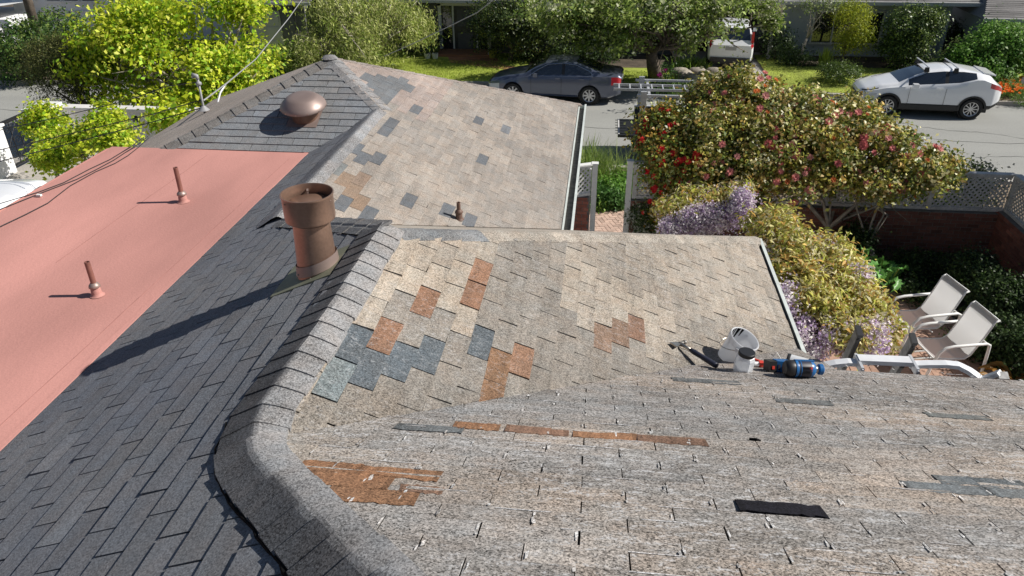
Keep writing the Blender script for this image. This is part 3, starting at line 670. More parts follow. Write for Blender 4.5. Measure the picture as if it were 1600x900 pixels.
for a in range(0, 360, 45): sw.lathe([(0,.006),(.006,.004),(.007,0)], fl+np.array([.1425*math.cos(R(a)), .1425*math.sin(R(a)), .02+.06*0]), Matrix.Rotation(R(a), 3, 'Z') @ Matrix.Rotation(R(90), 3, 'Y'), n=6)
sw.build('screw', 'steel', fo)
# round attic vent
vc = np.array([-3.72, 9.13, zP6(-3.72, 9.13)])
rt = Matrix.Rotation(R(10), 3, 'X')
vo = MB().lathe([(.0,.285),(.11,.283),(.17,.273),(.195,.258),(.235,.225),(.265,.195),(.282,.17),(.288,.15),(.288,.135),(.276,.13)], vc, rt, n=48).build('attic_vent', 'bronze', house, smooth=True, label='round dusty bronze dome attic vent')
MB().lathe([(.276,.132),(.20,.14),(.17,.10),(.17,-.12)], vc, rt, n=32).build('vent_throat', 'brownin', vo, smooth=True)
b = MB(); x0, x1, y0, y1 = vc[0]-.20, vc[0]+.20, vc[1]-.20, vc[1]+.22
b.add([(x, y, zP6(x, y)+.014) for x, y in ((x0,y0),(x1,y0),(x1,y1),(x0,y1))], [(0,1,2,3)]); b.build('flashing', 'bronze', vo)
sw = MB()
for a in range(0, 360, 30): p = rt @ Vector((.287*math.cos(R(a)), .287*math.sin(R(a)), .15)); sw.box((vc[0]+p.x, vc[1]+p.y, vc[2]+p.z), (.012,.012,.012))
sw.build('rivet', 'steel', vo)
# plumbing vent pipes
def pipe(x, y, z0, h, r, boot, label):
    o = MB().lathe([(r,-.02),(r,h),(r*.72,h),(r*.72,h-.06),(0,h-.06)], (x,y,z0), n=20)  .build('vent_pipe', 'pipe' if z0 == ZF else 'pipedark', house, smooth=True, ang=50, label=label)
    MB().lathe([(boot*1.2,.003),(boot*.9,.012),(boot*.8,.03),(r*1.7,.065),(r*1.15,.085)], (x,y,z0), n=20).build('pipe_boot', 'red' if z0 == ZF else 'pipedark', o, smooth=True)
    MB().lathe([(r*1.5,.072),(r*2.1,.082),(r*1.9,.10),(r*1.2,.118),(r,.12)], (x,y,z0), n=20).build('pipe_collar', 'lead' if z0 == ZF else 'pipedark', o, smooth=True)
pipe(-4.29, 6.93, ZF, .38, .024, .055, 'farther vent pipe on the red flat roof')
pipe(-4.035, 4.985, ZF, .31, .022, .05, 'nearer vent pipe on the red flat roof')
pipe(-1.44, 7.33, zP4(-1.44, 0), .20, .021, .045, 'short brown vent pipe on the far tan slope')
# cables lying over the flat roof and hip, with a white splice
def rope(name, pts, r, m, parent=None, n=5, sub=1, label=None):
    return MB().tube(pts, r, n).build(name, m, parent, smooth=True, label=label)
def on_roof(px): # drop image-measured points on roof surfaces
    out = []
    for (x, y) in px:
        p = atZ(x, y, ZF+.012)
        if p[1] > 8.35:
            r_ = ray(x, y); t = (zP6(0,0)+.03-CAM[2]+SL*CAM[1])/(r_[2]-SL*r_[1]); p = CAM+r_*t
        out.append(tuple(p))
    return out
cab = tag(rope('roof_cable', on_roof([(-40,345),(0,327),(60,303),(120,280),(150,265),(178,250),(196,238),(215,226),(232,212)]), .005, 'cable'), 'thin dark cable on the red flat roof, lowest of the three', 'cable', 'cables lying over the red flat roof')
tag(rope('roof_cable', on_roof([(-40,340),(0,318),(60,300),(100,285),(140,264),(172,249),(190,238),(210,225),(225,214)]), .005, 'cable'), 'dark cable on the red flat roof between the other two', 'cable', 'cables lying over the red flat roof')
tag(rope('roof_cable', on_roof([(-40,372),(0,354),(40,335),(75,317),(110,290),(150,268),(180,255),(200,243),(214,232),(232,216)]), .005, 'cable'), 'dark sagging cable with a bend, nearest on the red flat roof', 'cable', 'cables lying over the red flat roof')
p = atZ(61, 305, ZF+.02); MB().box(p, (.05,.03,.02)).build('splice', 'white', cab)

# ================================================================== GROUND AND STREET
def sheet2(name, poly, z, m, kind='structure', z0=None, label=None):
    b = MB(); n = len(poly); V = [(x, y, z) for x, y in poly]; F = [tuple(range(n))]
    if z0 is not None: V += [(x, y, z0) for x, y in poly]; F += [(i, n+i, n+(i+1) % n, (i+1) % n) for i in range(n)]
    b.add(V, F); o = b.build(name, m); o['kind'] = kind; return o
sheet2('ground', [(-150,-60),(150,-60),(150,180),(-150,180)], -.05, 'soil')
FK = [(-60,26.2),(-24,27.9),(-10,29.3),(1.5,29.5),(14.6,28.3),(60,23.5)]     # far kerb
NK = [(-60,18.5),(-24,20.6),(-10,20.9),(0.5,20.7),(10.7,20.6),(60,16.5)]     # near kerb
sheet2('street', FK[::-1]+NK, 0.0, 'asphalt')
def kerb(name, line, off, w_, h, m='concrete'):
    b = MB(); 
    for (x0, y0), (x1, y1) in zip(line, line[1:]):
        V = [(x0,y0+off,0),(x1,y1+off,0),(x1,y1+off+w_,0),(x0,y0+off+w_,0)]; V += [(x,y,h) for x,y,z in V]
        b.add(V, [(4,5,6,7),(0,1,5,4),(2,3,7,6)])
    o = b.build(name, m); o['kind'] = 'structure'; return o
kerb('kerb', FK, 0, .18, .13); kerb('kerb', NK, -.18, .18, .12)
kerb('pavement', [p for p in NK if p[0] <= .5], -1.3, 1.1, .115)
# verge and lawns across the street
def kk(line, x):
    for (a, b), (c, d) in zip(line, line[1:]):
        if a <= x <= c: return b+(d-b)*(x-a)/(c-a)
lawn = [(-16,kk(FK,-16)+.18),(-10,29.48),(1.5,29.68),(3.0,29.5),(3.3,34.6),(-16,34.6)]
sheet2('lawn', lawn, .12, 'lawn'); 
sheet2('lawn', [(6.6,29.3),(14.6,28.5),(30,26.9),(30,35.2),(6.6,35.2)], .12, 'lawn')
sheet2('garden_bed', [(-60,26.4),(-24,28.1),(-16,28.8),(-16,35),(-60,35)], .10, 'soil')
sheet2('driveway', [(3.0,29.4),(6.6,29.1),(7.0,36),(3.3,36)], .05, 'concrete')
sheet2('garden_bed', [(8.0,33.2),(14.4,33.0),(30,31),(30,35.3),(8.0,35.3)], .128, 'soil')
sheet2('garden_bed', [(-3.1,32.2),(2.9,32.4),(3.2,34.9),(-3.1,34.9)], .126, 'soil')
sheet2('garden_bed', [(12.9,28.7),(30,26.95),(30,30.6),(13.2,31)], .126, 'mulch')
sheet2('brick_walk', [(-7.0,34.5),(-5.0,34.5),(-4.0,32.2),(-1.5,31.4),(-1.5,30.9),(-3.8,31.5),(-6.5,32.6)], .126, MT['brick'] if False else 'terra')
tag(blades('grass', None, [(x, y, .12) for x in np.arange(-9, 3, .15) for y in np.arange(29.9, 33, .15) if y < 31.6 or x < -4], 16000, .07, .012, [(.38,.48,.06),(.30,.40,.06),(.46,.48,.12)], spread=.1), None, None, kind='stuff')
tag(blades('grass', None, [(x, y, .12) for x in np.arange(6.7, 13, .15) for y in np.arange(28.9, 33, .15)], 9000, .06, .012, [(.34,.42,.07),(.40,.44,.11),(.44,.44,.15)], spread=.1), None, None, kind='stuff')
# own side: front garden, path, patio, side yard
sheet2('front_garden', [(-12,14.9),(11,14.9),(11,20.45),(0.5,20.5),(-12,20.7)], .06, 'mulch')
sheet2('patio_ground', [(1.2,-6),(7.9,-6),(7.9,14.5),(-.4,14.5),(-.4,8),(1.2,8)], .78, 'soil', z0=0)
sheet2('side_yard', [(-40,-8),(-7,-8),(-7,13),(-11.5,19.1),(-15.3,19.1),(-40,19.1)], .68, 'concrete', z0=0)
# curved brick path, herringbone, each brick its own piece
bed = sheet2('path_bed', [(-.42,14.75),(.95,14.75),(1.3,16.2),(1.9,18),(1.1,18.6),(.35,18.2),(-.2,17.5),(-.42,16.7)], .085, 'mortarl')
bed['label'] = 'curved herringbone brick path beyond the gate'
inp = planes_of([(-.45,14.8),(1.1,14.8),(2.0,18.0),(1.2,18.6),(.2,17.9),(-.3,17.0)])
W_ = .103; bm0 = MB().box((0,0,0), (2*W_-.010, W_-.010, .03)).v
for a in range(-60, 60):
    for bb in range(-40, 40):
        for kd in (0, 1):
            cx_, cy_ = (a+4*bb+(1 if kd == 0 else .5))*W_, (a+(.5 if kd == 0 else 2))*W_
            an = R(20); x = cx_*math.cos(an)-cy_*math.sin(an)+.4; y = cx_*math.sin(an)+cy_*math.cos(an)+16.4
            if all(p*x+q*y <= r_ for p, q, r_ in inp):
                MB().box((x, y, .083+rng.normal(0,.0015)), (2*W_-.012, W_-.012, .035), Matrix.Rotation(an+(math.pi/2 if kd else 0), 3, 'Z'), jitc((.56,.40,.32), .10)).build('brick', 'brick', bed)
# patio pavers
pbed = sheet2('patio', [(1.9,7.2),(6.3,7.2),(6.3,11.6),(5.9,12.9),(4.2,13.4),(1.9,13.4)], .79, 'mortar')
pbed['label'] = 'terracotta paved patio by the chairs'
inp = planes_of([(1.9,7.2),(6.3,7.2),(6.3,11.6),(5.9,12.9),(4.2,13.4),(1.9,13.4)]); cnt = 0
for i in range(0, 40):
    for j in range(0, 40):
        x, y = 1.9+.305*i+.15, 7.2+.305*j+.15
        if all(p*x+q*y <= r_ for p, q, r_ in inp) and x > 3.0 and cnt < 290 and proj((x, y, .8))[0] > 1180:
            cnt += 1
            MB().box((x, y, .80+rng.normal(0,.002)), (.293,.293,.03), None, jitc((.43,.27,.20), .10)).build('paver', 'brick', pbed)

# ================================================================== GARDEN WALL, LATTICE, GATE
def brick_wall(name, p, q, z0, z1, label, thick=.2, lim=300, cx=(.17,.075,.05), capc=None):
    p = np.array(p, float); q = np.array(q, float); L = np.linalg.norm(q-p); d = (q-p)/L; s = np.array([-d[1], d[0]])
    t = thing(name, label, 'wall', (p[0], p[1], z0)); ang = math.atan2(d[1], d[0]); mid = (p+q)/2; rot = Matrix.Rotation(ang, 3, 'Z')
    MB().box((mid[0], mid[1], (z0+z1)/2), (L, thick-.02, z1-z0), rot).build('mortar_core', 'mortar', t)
    rows = int((z1-z0)/.075); lst = []
    for r in range(rows):
        zc = z1-.0375-r*.075; u = -(r % 2)*.1075
        while u < L:
            a, b2 = max(u, 0)+.005, min(u+.205, L); u += .215
            if b2-a < .03: continue
            lst.append((zc, a, b2))
    big = MB(); 
    for i, (zc, a, b2) in enumerate(lst):
        c = p+d*(a+b2)/2; tgt = big if i >= lim else MB()
        tgt.box((c[0], c[1], zc+rng.normal(0,.0015)), (b2-a, thick+rng.normal(0,.003), .064), rot, jitc(cx, .18))
        if i < lim: tgt.build('brick', 'brick', t)
    if len(lst) > lim: big.build('brick_courses', 'brick', t, kind='stuff')
    return t
def lattice(name, p, q, z0, z1, label, m='wwhite', nf=True, posts=1.9, mp=None):
    p = np.array(p, float); q = np.array(q, float); L = np.linalg.norm(q-p); d = (q-p)/L; ang = math.atan2(d[1], d[0]); rot = Matrix.Rotation(ang, 3, 'Z')
    t = thing(name, label, 'fence', (p[0], p[1], z0)); H = z1-z0
    def bar(u0, u1, v0, v1, th, wd, name_, mm, roll=0, off=0.):
        a = np.array([*(p+d*u0), z0+v0]); b2 = np.array([*(p+d*u1), z0+v1]); n3 = np.array([-d[1], d[0], 0])
        dr = unit(b2-a); up = np.cross(n3, dr); c = (a+b2)/2+n3*off; mtx = Matrix((tuple(dr), tuple(n3), tuple(up))).transposed()
        return MB().box(c, (np.linalg.norm(b2-a), th, wd), mtx).build(name_, mm, t)
    bar(0, L, .03, .03, .07, .06, 'bottom_rail', mp or m); bar(0, L, H-.04, H-.04, .06, .06, 'rail', mp or m); bar(-.03, L+.03, H, H, .13, .03, 'top_rail', mp or m)
    u = 0
    while u <= L+.01: bar(min(u, L), min(u, L), 0.0, H-.02, .09, .09, 'post', mp or m); u += posts
    h0, h1 = .06, H-.07; hh = h1-h0; st = .105
    for sgn, off in ((1, -.008), (-1, .008)):
        u = -hh
        while u < L+hh*0:
            a, b2 = u, u+hh; va, vb = (h0, h1) if sgn > 0 else (h1, h0)
            if a < 0: va += sgn*(0-a); a = 0
            if b2 > L: vb -= sgn*(b2-L); b2 = L
            if b2-a > .03: bar(a, b2, va, vb, .008, .034, 'slat', m, off=off)
            u += st
    return t
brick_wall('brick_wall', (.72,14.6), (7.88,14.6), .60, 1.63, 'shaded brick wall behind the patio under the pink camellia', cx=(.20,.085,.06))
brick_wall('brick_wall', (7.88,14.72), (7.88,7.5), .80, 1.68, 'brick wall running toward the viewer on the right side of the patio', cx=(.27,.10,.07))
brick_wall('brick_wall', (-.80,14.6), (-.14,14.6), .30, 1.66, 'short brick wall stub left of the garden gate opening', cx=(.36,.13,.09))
lattice('lattice_fence', (.78,14.6), (7.86,14.6), 1.66, 2.42, 'long lattice fence on top of the back brick wall', mp='wwhite')
lattice('lattice_fence', (7.90,14.5), (7.90,7.6), 1.70, 2.44, 'lattice fence on the right brick wall beside the patio', m='wwhite')
lattice('lattice_fence', (-.75,14.3), (-.12,14.58), 1.70, 2.36, 'short white lattice panel left of the garden gate opening', m='white', posts=.9)
for x, zt, lb in ((-.04, 2.36, 'weathered white gate post on the left of the brick path'), (.66, 2.44, 'white gate post on the right of the brick path')):
    MB().box((x, 14.6, (.1+zt)/2), (.11, .11, zt-.1)).box((x, 14.6, zt+.012), (.14, .14, .024)).build('gate_post', 'white')
    tag(col.objects[-1] if False else bpy.context.scene.objects[[o.name for o in bpy.context.scene.objects if o.name.startswith('gate_post')][-1]], lb, 'post')
# half open gate leaf seen edge-on
t = thing('garden_gate', 'white garden gate leaf standing open beside the left post', 'gate', (-.1, 14.6, .3))
for k in range(4): MB().box((-.12-.01*k, 14.70+.11*k+.05, 1.2), (.02, .10, 2.0-.06*(k % 2)), None).build('plank', 'white', t)
MB().box((-.155, 14.9, 1.9), (.02, .44, .07)).box((-.155, 14.9, .6), (.02, .44, .07)).build('rail', 'white', t)

# ================================================================== LEFT STUCCO WALL AND IRON GATE
t = thing('stucco_wall', 'long grey-white stucco wall with two small square openings', 'wall', (-13.5, 19.2, .68))
b = MB(); y = 19.2; xs = [-15.3]
holes = [-14.62+.0, -12.72]
hx = [atY(103,182,19.1)[0], atY(211,185,19.1)[0]]; hz_ = atY(211,185,19.1)[2]; x0 = -15.3
for h in sorted(hx): b.box(((x0+h-.09)/2, y, .94), (h-.09-x0, .22, 1.72)); b.box((h, y, (hz_-.1+.08)/2), (.18, .22, hz_-.1-.08)); b.box((h, y, (hz_+.08+1.8)/2), (.18, .22, 1.8-hz_-.08)); x0 = h+.09
b.box(((x0-8.5)/2, y, .94), (-8.5-x0, .22, 1.72)); b.build('wall', 'stuccowall', t)
MB().box((-11.9, y, 1.83), (6.9, .34, .07)).build('coping', 'stuccowall', t)
for h in hx: MB().box((h, y+.05, hz_), (.17, .08, .17)).build('vent_block', 'black', t)
t = thing('stucco_pier', 'broad white stucco pier where the wall meets the iron gate', 'pier', (-15.1, 18.75, .7))
MB().box((-15.05, 18.75, 1.25), (.5, .7, 1.3)).build('shaft', 'stucco', t); MB().box((-15.05, 18.75, 1.94), (.62, .85, .09)).build('cap', 'white', t)
t = thing('stucco_wall', 'sunlit white stucco garden wall at the left edge of the photo', 'wall', (-15.2, 14, .7))
MB().box((-15.2, 13.6, 1.28), (.25, 7.2, 1.25)).build('wall', 'stucco', t); MB().box((-15.2, 13.6, 1.93), (.34, 7.3, .06)).build('coping', 'stucco', t)
t = thing('iron_gate', 'black wrought iron gate with scrollwork between white walls', 'gate', (-15.15, 17.7, .7))
gy0, gy1 = 17.22, 18.4
MB().box((-15.15, (gy0+gy1)/2, 1.93), (.06, gy1-gy0, .08)).build('top_rail', 'iron', t); MB().box((-15.15, (gy0+gy1)/2, .82), (.05, gy1-gy0, .05)).build('bottom_rail', 'iron', t)
MB().box((-15.15, gy0+.02, 1.3), (.05, .04, 1.2)).build('stile', 'iron', t); MB().box((-15.15, gy1-.02, 1.3), (.05, .04, 1.2)).build('stile', 'iron', t)
for iz in range(3):
    for iy in range(4):
        cy_, cz_ = gy0+.16+iy*.285, 1.06+iz*.33; sg = 1 if (iy+iz) % 2 else -1
        pts = []
        for k in range(26):
            a = k/25*4.2*math.pi/1.6; r_ = .135*(1-k/30); pts.append((-15.15, cy_+sg*r_*math.cos(a), cz_+r_*math.sin(a)))
        MB().tube(pts, .011, 5).tube([(-15.15, cy_-.14, cz_-.16), (-15.15, cy_+.14*sg, cz_+.16)], .009, 4).build('scroll', 'iron', t)
for iy in range(5): MB().box((-15.15, gy0+.02+iy*.285, 1.37), (.018,.018,1.1)).build('bar', 'iron', t)

# ================================================================== CARS
def car(name, label, L, spec, paint, group=None, spw=.17, wheelr=.33, wb=(.9, 3.6), spokes=8, glassm='glass', cladding=False):
    """body lofted from stations along x (0 = nose); spec gives curves as (x, value) lists"""
    t = thing(name, label, 'car')
    f = lambda k, x: float(np.interp(x, [p[0] for p in spec[k]], [p[1] for p in spec[k]]))
    xs = sorted(set(list(np.linspace(0, L, int(L/.055)+1))+[0.02, .05, L-.02, L-.05]))
    rows = []
    for x in xs:
        w_, zs, zb, zt, wt = f('w', x), f('sill', x), f('belt', x), f('top', x), f('wt', x)
        p = [(w_*.86, zs), (w_*.965, zs+.06), (w_*.99, zs+.16), (w_, zs+(zb-zs)*.42), (w_*1.0, zs+(zb-zs)*.62), (w_*.985, zs+(zb-zs)*.82), (w_*.955, zb)]
        g = max(zt-zb, .02)
        for q in (.12, .5, .86): p.append((w_*.935+(wt-w_*.935)*q**1.15, zb+g*q))
        p += [(wt*.93, zb+g*.955), (wt*.72, zb+g*.985), (wt*.4, zb+g*.998), (0, zb+g)]
        q2 = []
        for j, (yy, zz) in enumerate(p):
            if j <= 5:
                for xw in wb:
                    rr = wheelr+.055; dx = x-xw
                    if abs(dx) < rr: zz = max(zz, wheelr+math.sqrt(rr*rr-dx*dx))
            q2.append((yy, zz))
        rows.append(q2)
    nr = len(rows[0]); parts = {}
    def region(xc, j, zb, zt):
        g = zt-zb
        ws, we, rs, re = spec['glass']
        if 7 <= j <= 8 and spec['side'][0] < xc < spec['side'][1] and g > .16:
            if abs(xc-spec['pillar']) < .045: return 'pillar'
            return 'side_window'
        if j >= 10 and ws < xc < we: return 'windshield'
        if j >= 10 and rs < xc < re: return 'rear_window'
        if j in (3, 4) and xc < spec['head']: return 'headlight'
        if j in spec.get('tailrows', (4, 5)) and xc > L-spec['tail']: return 'tail_light'
        if cladding and j <= 1: return 'cladding'
        return 'body'
    for side in (1, -1):
        for i in range(len(xs)-1):
            xc = (xs[i]+xs[i+1])/2; zb, zt = f('belt', xc), f('top', xc)
            for j in range(nr-1):
                a, b2, c, d = rows[i][j], rows[i+1][j], rows[i+1][j+1], rows[i][j+1]
                if abs(a[1]-d[1])+abs(a[0]-d[0]) < 1e-4 and abs(b2[1]-c[1])+abs(b2[0]-c[0]) < 1e-4: continue
                key = region(xc, j, zb, zt)
                if key in ('headlight', 'tail_light', 'side_window'): key = (key, side)
                V = [(xs[i], side*a[0], a[1]), (xs[i+1], side*b2[0], b2[1]), (xs[i+1], side*c[0], c[1]), (xs[i], side*d[0], d[1])]
                if side > 0: V.reverse()
                parts.setdefault(key, []).append(V)
    # end caps
    for i, nm in ((0, 0), (len(xs)-1, 1)):
        ring = [(xs[i], y, z) for y, z in rows[i]]+[(xs[i], -y, z) for y, z in rows[i][::-1][1:]]
        parts.setdefault('body', []).append(ring if nm else ring[::-1])
    mm = dict(body=paint, windshield=glassm, rear_window=glassm, pillar='black', cladding='black', headlight='lampc', tail_light='lampr', side_window=glassm)
    for key, quads in parts.items():
        nm = key[0] if isinstance(key, tuple) else key
        b = MB(); ix = {}
        for V in quads:
            ids = []
            for v in V:
                kx = tuple(round(c, 4) for c in v)
                if kx not in ix: ix[kx] = len(b.v); b.v.append(v)
                ids.append(ix[kx])
            ids = [q for k_, q in enumerate(ids) if q != ids[k_-1]]
            if len(ids) > 2: b.f.append(tuple(ids)); b.c.append((.5,)*3); b.m.append(0)
        b.build('pillar' if nm == 'pillar' else nm, mm[nm], t, smooth=True, ang=38)
    wmid = max(p[1] for p in spec['w'])
    MB().box((L/2, 0, .42), (L*.86, wmid*1.5, .45)).build('chassis', 'black', t)
    for xw in wb:
        for s in (1, -1):
            yw = s*(wmid-.11)
            rt = Matrix.Rotation(-s*math.pi/2, 3, 'X')
            r_ = wheelr
            ty = MB().lathe([(r_*.66,-.10),(r_*.93,-.11),(r_,-.08),(r_,.08),(r_*.93,.11),(r_*.68,.10)], (xw, yw, r_), rt, n=28)
            wh = ty.build('wheel', 'rubber', t, smooth=True, ang=40)
            rm = MB().lathe([(r_*.69,.10),(r_*.62,.085),(r_*.6,.03)], (xw, yw, r_), rt, n=28); rm.lathe([(0,.075),(r_*.16,.07),(r_*.17,.03)], (xw, yw, r_), rt, n=14)
            for k in range(spokes):
                a = 2*math.pi*k/spokes; c = Vector((r_*.38*math.cos(a), r_*.38*math.sin(a), .065)); c = rt @ c
                rm.box((xw+c.x, yw+c.y, r_+c.z), (r_*.5, r_*spw, .02), rt @ Matrix.Rotation(a, 3, 'Z'))
            rm.build('rim', 'rim', wh)
            MB().lathe([(0,0),(r_*.62,0)], (xw, yw, r_), rt, n=24).build('brake_well', 'black', wh)
            MB().lathe([(r_+.06,-.12),(r_+.05,.04),(0,-.02)], (xw, s*(wmid-.16), r_+.0), rt, n=24).build('wheel_well', 'black', t)
            if cladding:
                V = []; F = []
                for k in range(17):
                    a = math.pi*k/16*1.06-.03*math.pi
                    for rr in (r_+.045, r_+.105): V.append((xw+rr*math.cos(a), s*(wmid*1.0+.006), max(.22, r_+rr*math.sin(a))))
                F = [(2*k, 2*k+1, 2*k+3, 2*k+2) for k in range(16)]; MB().add(V, F).build('arch_trim', 'black', t)
    return t
def side_y(spec, x, zfrac=0): return float(np.interp(x, [p[0] for p in spec['w']], [p[1] for p in spec['w']]))
# --- slate sedan, nose to the left
sp = dict(w=[(0,.62),(.12,.78),(.5,.87),(1.2,.905),(3.6,.905),(4.4,.86),(4.72,.78),(4.82,.70)], sill=[(0,.30),(.3,.22),(4.4,.24),(4.82,.36)],
          belt=[(0,.60),(.15,.68),(.9,.80),(1.4,.90),(2.6,.955),(3.9,1.0),(4.7,.99),(4.82,.93)], top=[(0,.64),(.15,.74),(.7,.88),(1.35,.99),(1.75,1.24),(2.15,1.42),(2.7,1.475),(3.2,1.44),(3.7,1.27),(4.1,1.12),(4.4,1.09),(4.72,1.07),(4.82,.98)],
          wt=[(0,.5),(.7,.70),(1.35,.74),(2.2,.60),(3.1,.59),(3.9,.66),(4.4,.68),(4.82,.6)], glass=(1.38,2.10,3.22,4.08), side=(1.62,3.78), pillar=2.78, head=.42, tail=.34)
c = car('sedan', 'slate blue-grey sedan parked at the far kerb left of the driveway', 4.82, sp, 'navy', wb=(.95,3.73), spokes=8)
for s in (1, -1):
    MB().tube([(1.55,s*.885,.955),(1.85,s*.80,1.16),(2.2,s*.70,1.335),(2.7,s*.665,1.39),(3.2,s*.685,1.355),(3.7,s*.79,1.17),(3.84,s*.845,1.04)], .011, 5).build('window_trim', 'chrome', c)
    MB().tube([(1.6,s*.885,.945),(2.8,s*.88,.975),(3.84,s*.865,1.015)], .010, 5).build('window_trim', 'chrome', c)
    MB().box((1.78,s*.96,1.0), (.14,.13,.12)).tube([(1.74,s*.86,.96),(1.76,s*.93,.98)], .025, 6).build('mirror', 'navy', c)
    for xh in (2.58, 3.45): MB().box((xh, s*.915, .90), (.17, .03, .035)).build('door_handle', 'navy', c)
    for xd in (1.62, 2.72, 3.72): MB().box((xd, s*.909, .62), (.008, .008, .56)).build('door_seam', 'black', c)
    MB().tube([(.9+.5,s*.905,.30),(3.3,s*.905,.30)], .015, 5).build('sill_trim', 'navy', c)
MB().box((.02, 0, .48), (.03, .8, .16)).build('grille', 'black', c); MB().box((4.825, 0, .86), (.02,.5,.12)).build('plate', 'white', c); MB().box((4.81,0,.50), (.06,1.3,.18)).build('bumper', 'navy', c)
c.location = (-4.05, 28.3, .0); c.rotation_euler = (0, 0, R(-5))
# --- white crossover with roof bars
sp = dict(w=[(0,.55),(.12,.76),(.45,.86),(.9,.90),(1.5,.875),(2.8,.88),(3.4,.905),(4.1,.86),(4.3,.76),(4.38,.66)], sill=[(0,.34),(.3,.26),(1.4,.30),(2.8,.30),(4.1,.32),(4.38,.46)],
          belt=[(0,.70),(.15,.78),(.8,.94),(1.3,1.0),(2.4,1.06),(3.0,1.13),(3.5,1.30),(3.7,1.30),(4.2,1.12),(4.38,1.0)], top=[(0,.76),(.15,.86),(.6,1.0),(1.15,1.10),(1.6,1.33),(2.0,1.50),(2.5,1.565),(3.1,1.55),(3.6,1.47),(3.95,1.40),(4.15,1.22),(4.38,1.05)],
          wt=[(0,.45),(.6,.68),(1.1,.72),(2.0,.58),(3.2,.55),(3.95,.54),(4.38,.5)], glass=(1.15,1.92,3.98,4.2), side=(1.42,3.5), pillar=2.62, head=.5, tail=.42, tailrows=(5,))
c = car('crossover', 'white compact crossover with roof rack bars parked on the right', 4.38, sp, 'wcar', wb=(.88,3.52), spokes=10, wheelr=.345, cladding=True, spw=.09)
for s in (1, -1):
    MB().box((1.62,s*.98,1.08), (.17,.18,.12)).tube([(1.6,s*.86,1.04),(1.62,s*.93,1.06)], .03, 6).build('mirror', 'wcar', c)
    MB().box((2.42, s*.895, 1.0), (.2, .03, .035)).build('door_handle', 'wcar', c)
    for xd in (1.5, 2.62): MB().box((xd, s*.889, .70), (.008, .008, .6)).build('door_seam', 'gutin', c)
    MB().box((2.2, s*.885, .36), (1.9, .03, .16)).build('side_cladding', 'black', c)
    for xb in (1.95, 2.85):
        MB().box((xb, s*.60, 1.53), (.16,.09,.14), None, m=0, taper=.7).build('rack_foot', 'black', c)
    MB().tube([(.06,s*.60,.80),(.32,s*.80,.86),(.52,s*.85,.93)], .018, 5).build('lamp_brow', 'black', c)
for xb in (1.95, 2.85): MB().tube([(xb,-.70,1.63),(xb,0,1.65),(xb,.70,1.63)], .032, 8, flat=.5).build('rack_bar', 'alu', c)
MB().box((3.93, 0, 1.425), (.40, 1.02, .035), Matrix.Rotation(R(10), 3, 'Y')).build('spoiler', 'wcar', c); MB().box((.0, 0, .52), (.06, .9, .2)).build('grille', 'black', c)
MB().tube([(.5,.3,1.03),(1.0,.5,1.12)], .01, 4).build('wiper', 'black', c); MB().box((4.34,0,.55), (.1,1.2,.2)).build('bumper', 'black', c)
c.location = (8.8, 27.6, 0); c.rotation_euler = (0, 0, R(-4))
# --- white SUV in the driveway, tail toward the street
sp = dict(w=[(0,.6),(.2,.8),(.8,.91),(3.8,.91),(4.4,.87),(4.55,.80)], sill=[(0,.34),(.4,.26),(4.2,.3),(4.55,.42)], belt=[(0,.75),(.3,.86),(1.1,1.0),(3.9,1.10),(4.4,1.08),(4.55,.98)],
          top=[(0,.8),(.3,.95),(1.1,1.12),(1.8,1.55),(2.4,1.68),(3.6,1.68),(4.1,1.60),(4.4,1.16),(4.55,1.0)], wt=[(0,.5),(1.1,.74),(2,.64),(4.0,.66),(4.4,.78),(4.55,.7)], glass=(1.15,1.8,4.12,4.40), side=(1.5,3.9), pillar=2.7, head=.5, tail=.22, tailrows=(5,6,7))
c = car('suv', 'white SUV parked in the shaded driveway with its tail to the street', 4.55, sp, 'wcar', wb=(.9,3.55), spokes=5)
for s in (1, -1):
    MB().box((4.34, s*.79, 1.28), (.10,.10,.42), Matrix.Rotation(R(-28), 3, 'Y')).build('tail_light', 'lampr', c)
    MB().box((1.65,s*.98,1.12), (.14,.16,.14)).build('mirror', 'wcar', c)
MB().box((4.56,0,.88), (.02,.42,.14)).build('plate', 'trim', c); MB().box((4.55,0,.45), (.12,1.55,.16)).build('bumper', 'black', c); MB().tube([(4.45,.05,1.12),(4.38,.35,1.2)], .01, 4).build('wiper', 'black', c)
MB().box((4.57,0,.99), (.02,.16,.05)).build('badge', 'chrome', c)
c.location = (5.6, 36.2, .22); c.rotation_euler = (0, 0, R(-97))
# --- white van beside the flat roof on the left
sp = dict(w=[(0,.62),(.15,.82),(.6,.93),(4.7,.94),(4.9,.88)], sill=[(0,.34),(.4,.26),(4.9,.34)], belt=[(0,.9),(.3,1.05),(.8,1.2),(4.8,1.25),(4.9,1.2)],
          top=[(0,.95),(.35,1.12),(.75,1.5),(1.15,1.88),(1.5,1.97),(4.5,1.97),(4.8,1.9),(4.9,1.5)], wt=[(0,.55),(.8,.8),(1.2,.74),(1.6,.78),(4.5,.78),(4.9,.74)], glass=(.45,1.1,4.8,4.9), side=(1.1,1.9), pillar=9, head=.3, tail=.12)
c = car('parked_van', 'smooth white van roof just beyond the red flat roof at the left edge', 4.9, sp, 'wcar', wb=(.85,3.9))
q = atZ(66, 274, 2.6); c.location = (q[0]-.75, q[1]+1.0, .68); c.rotation_euler = (0, 0, R(-84))

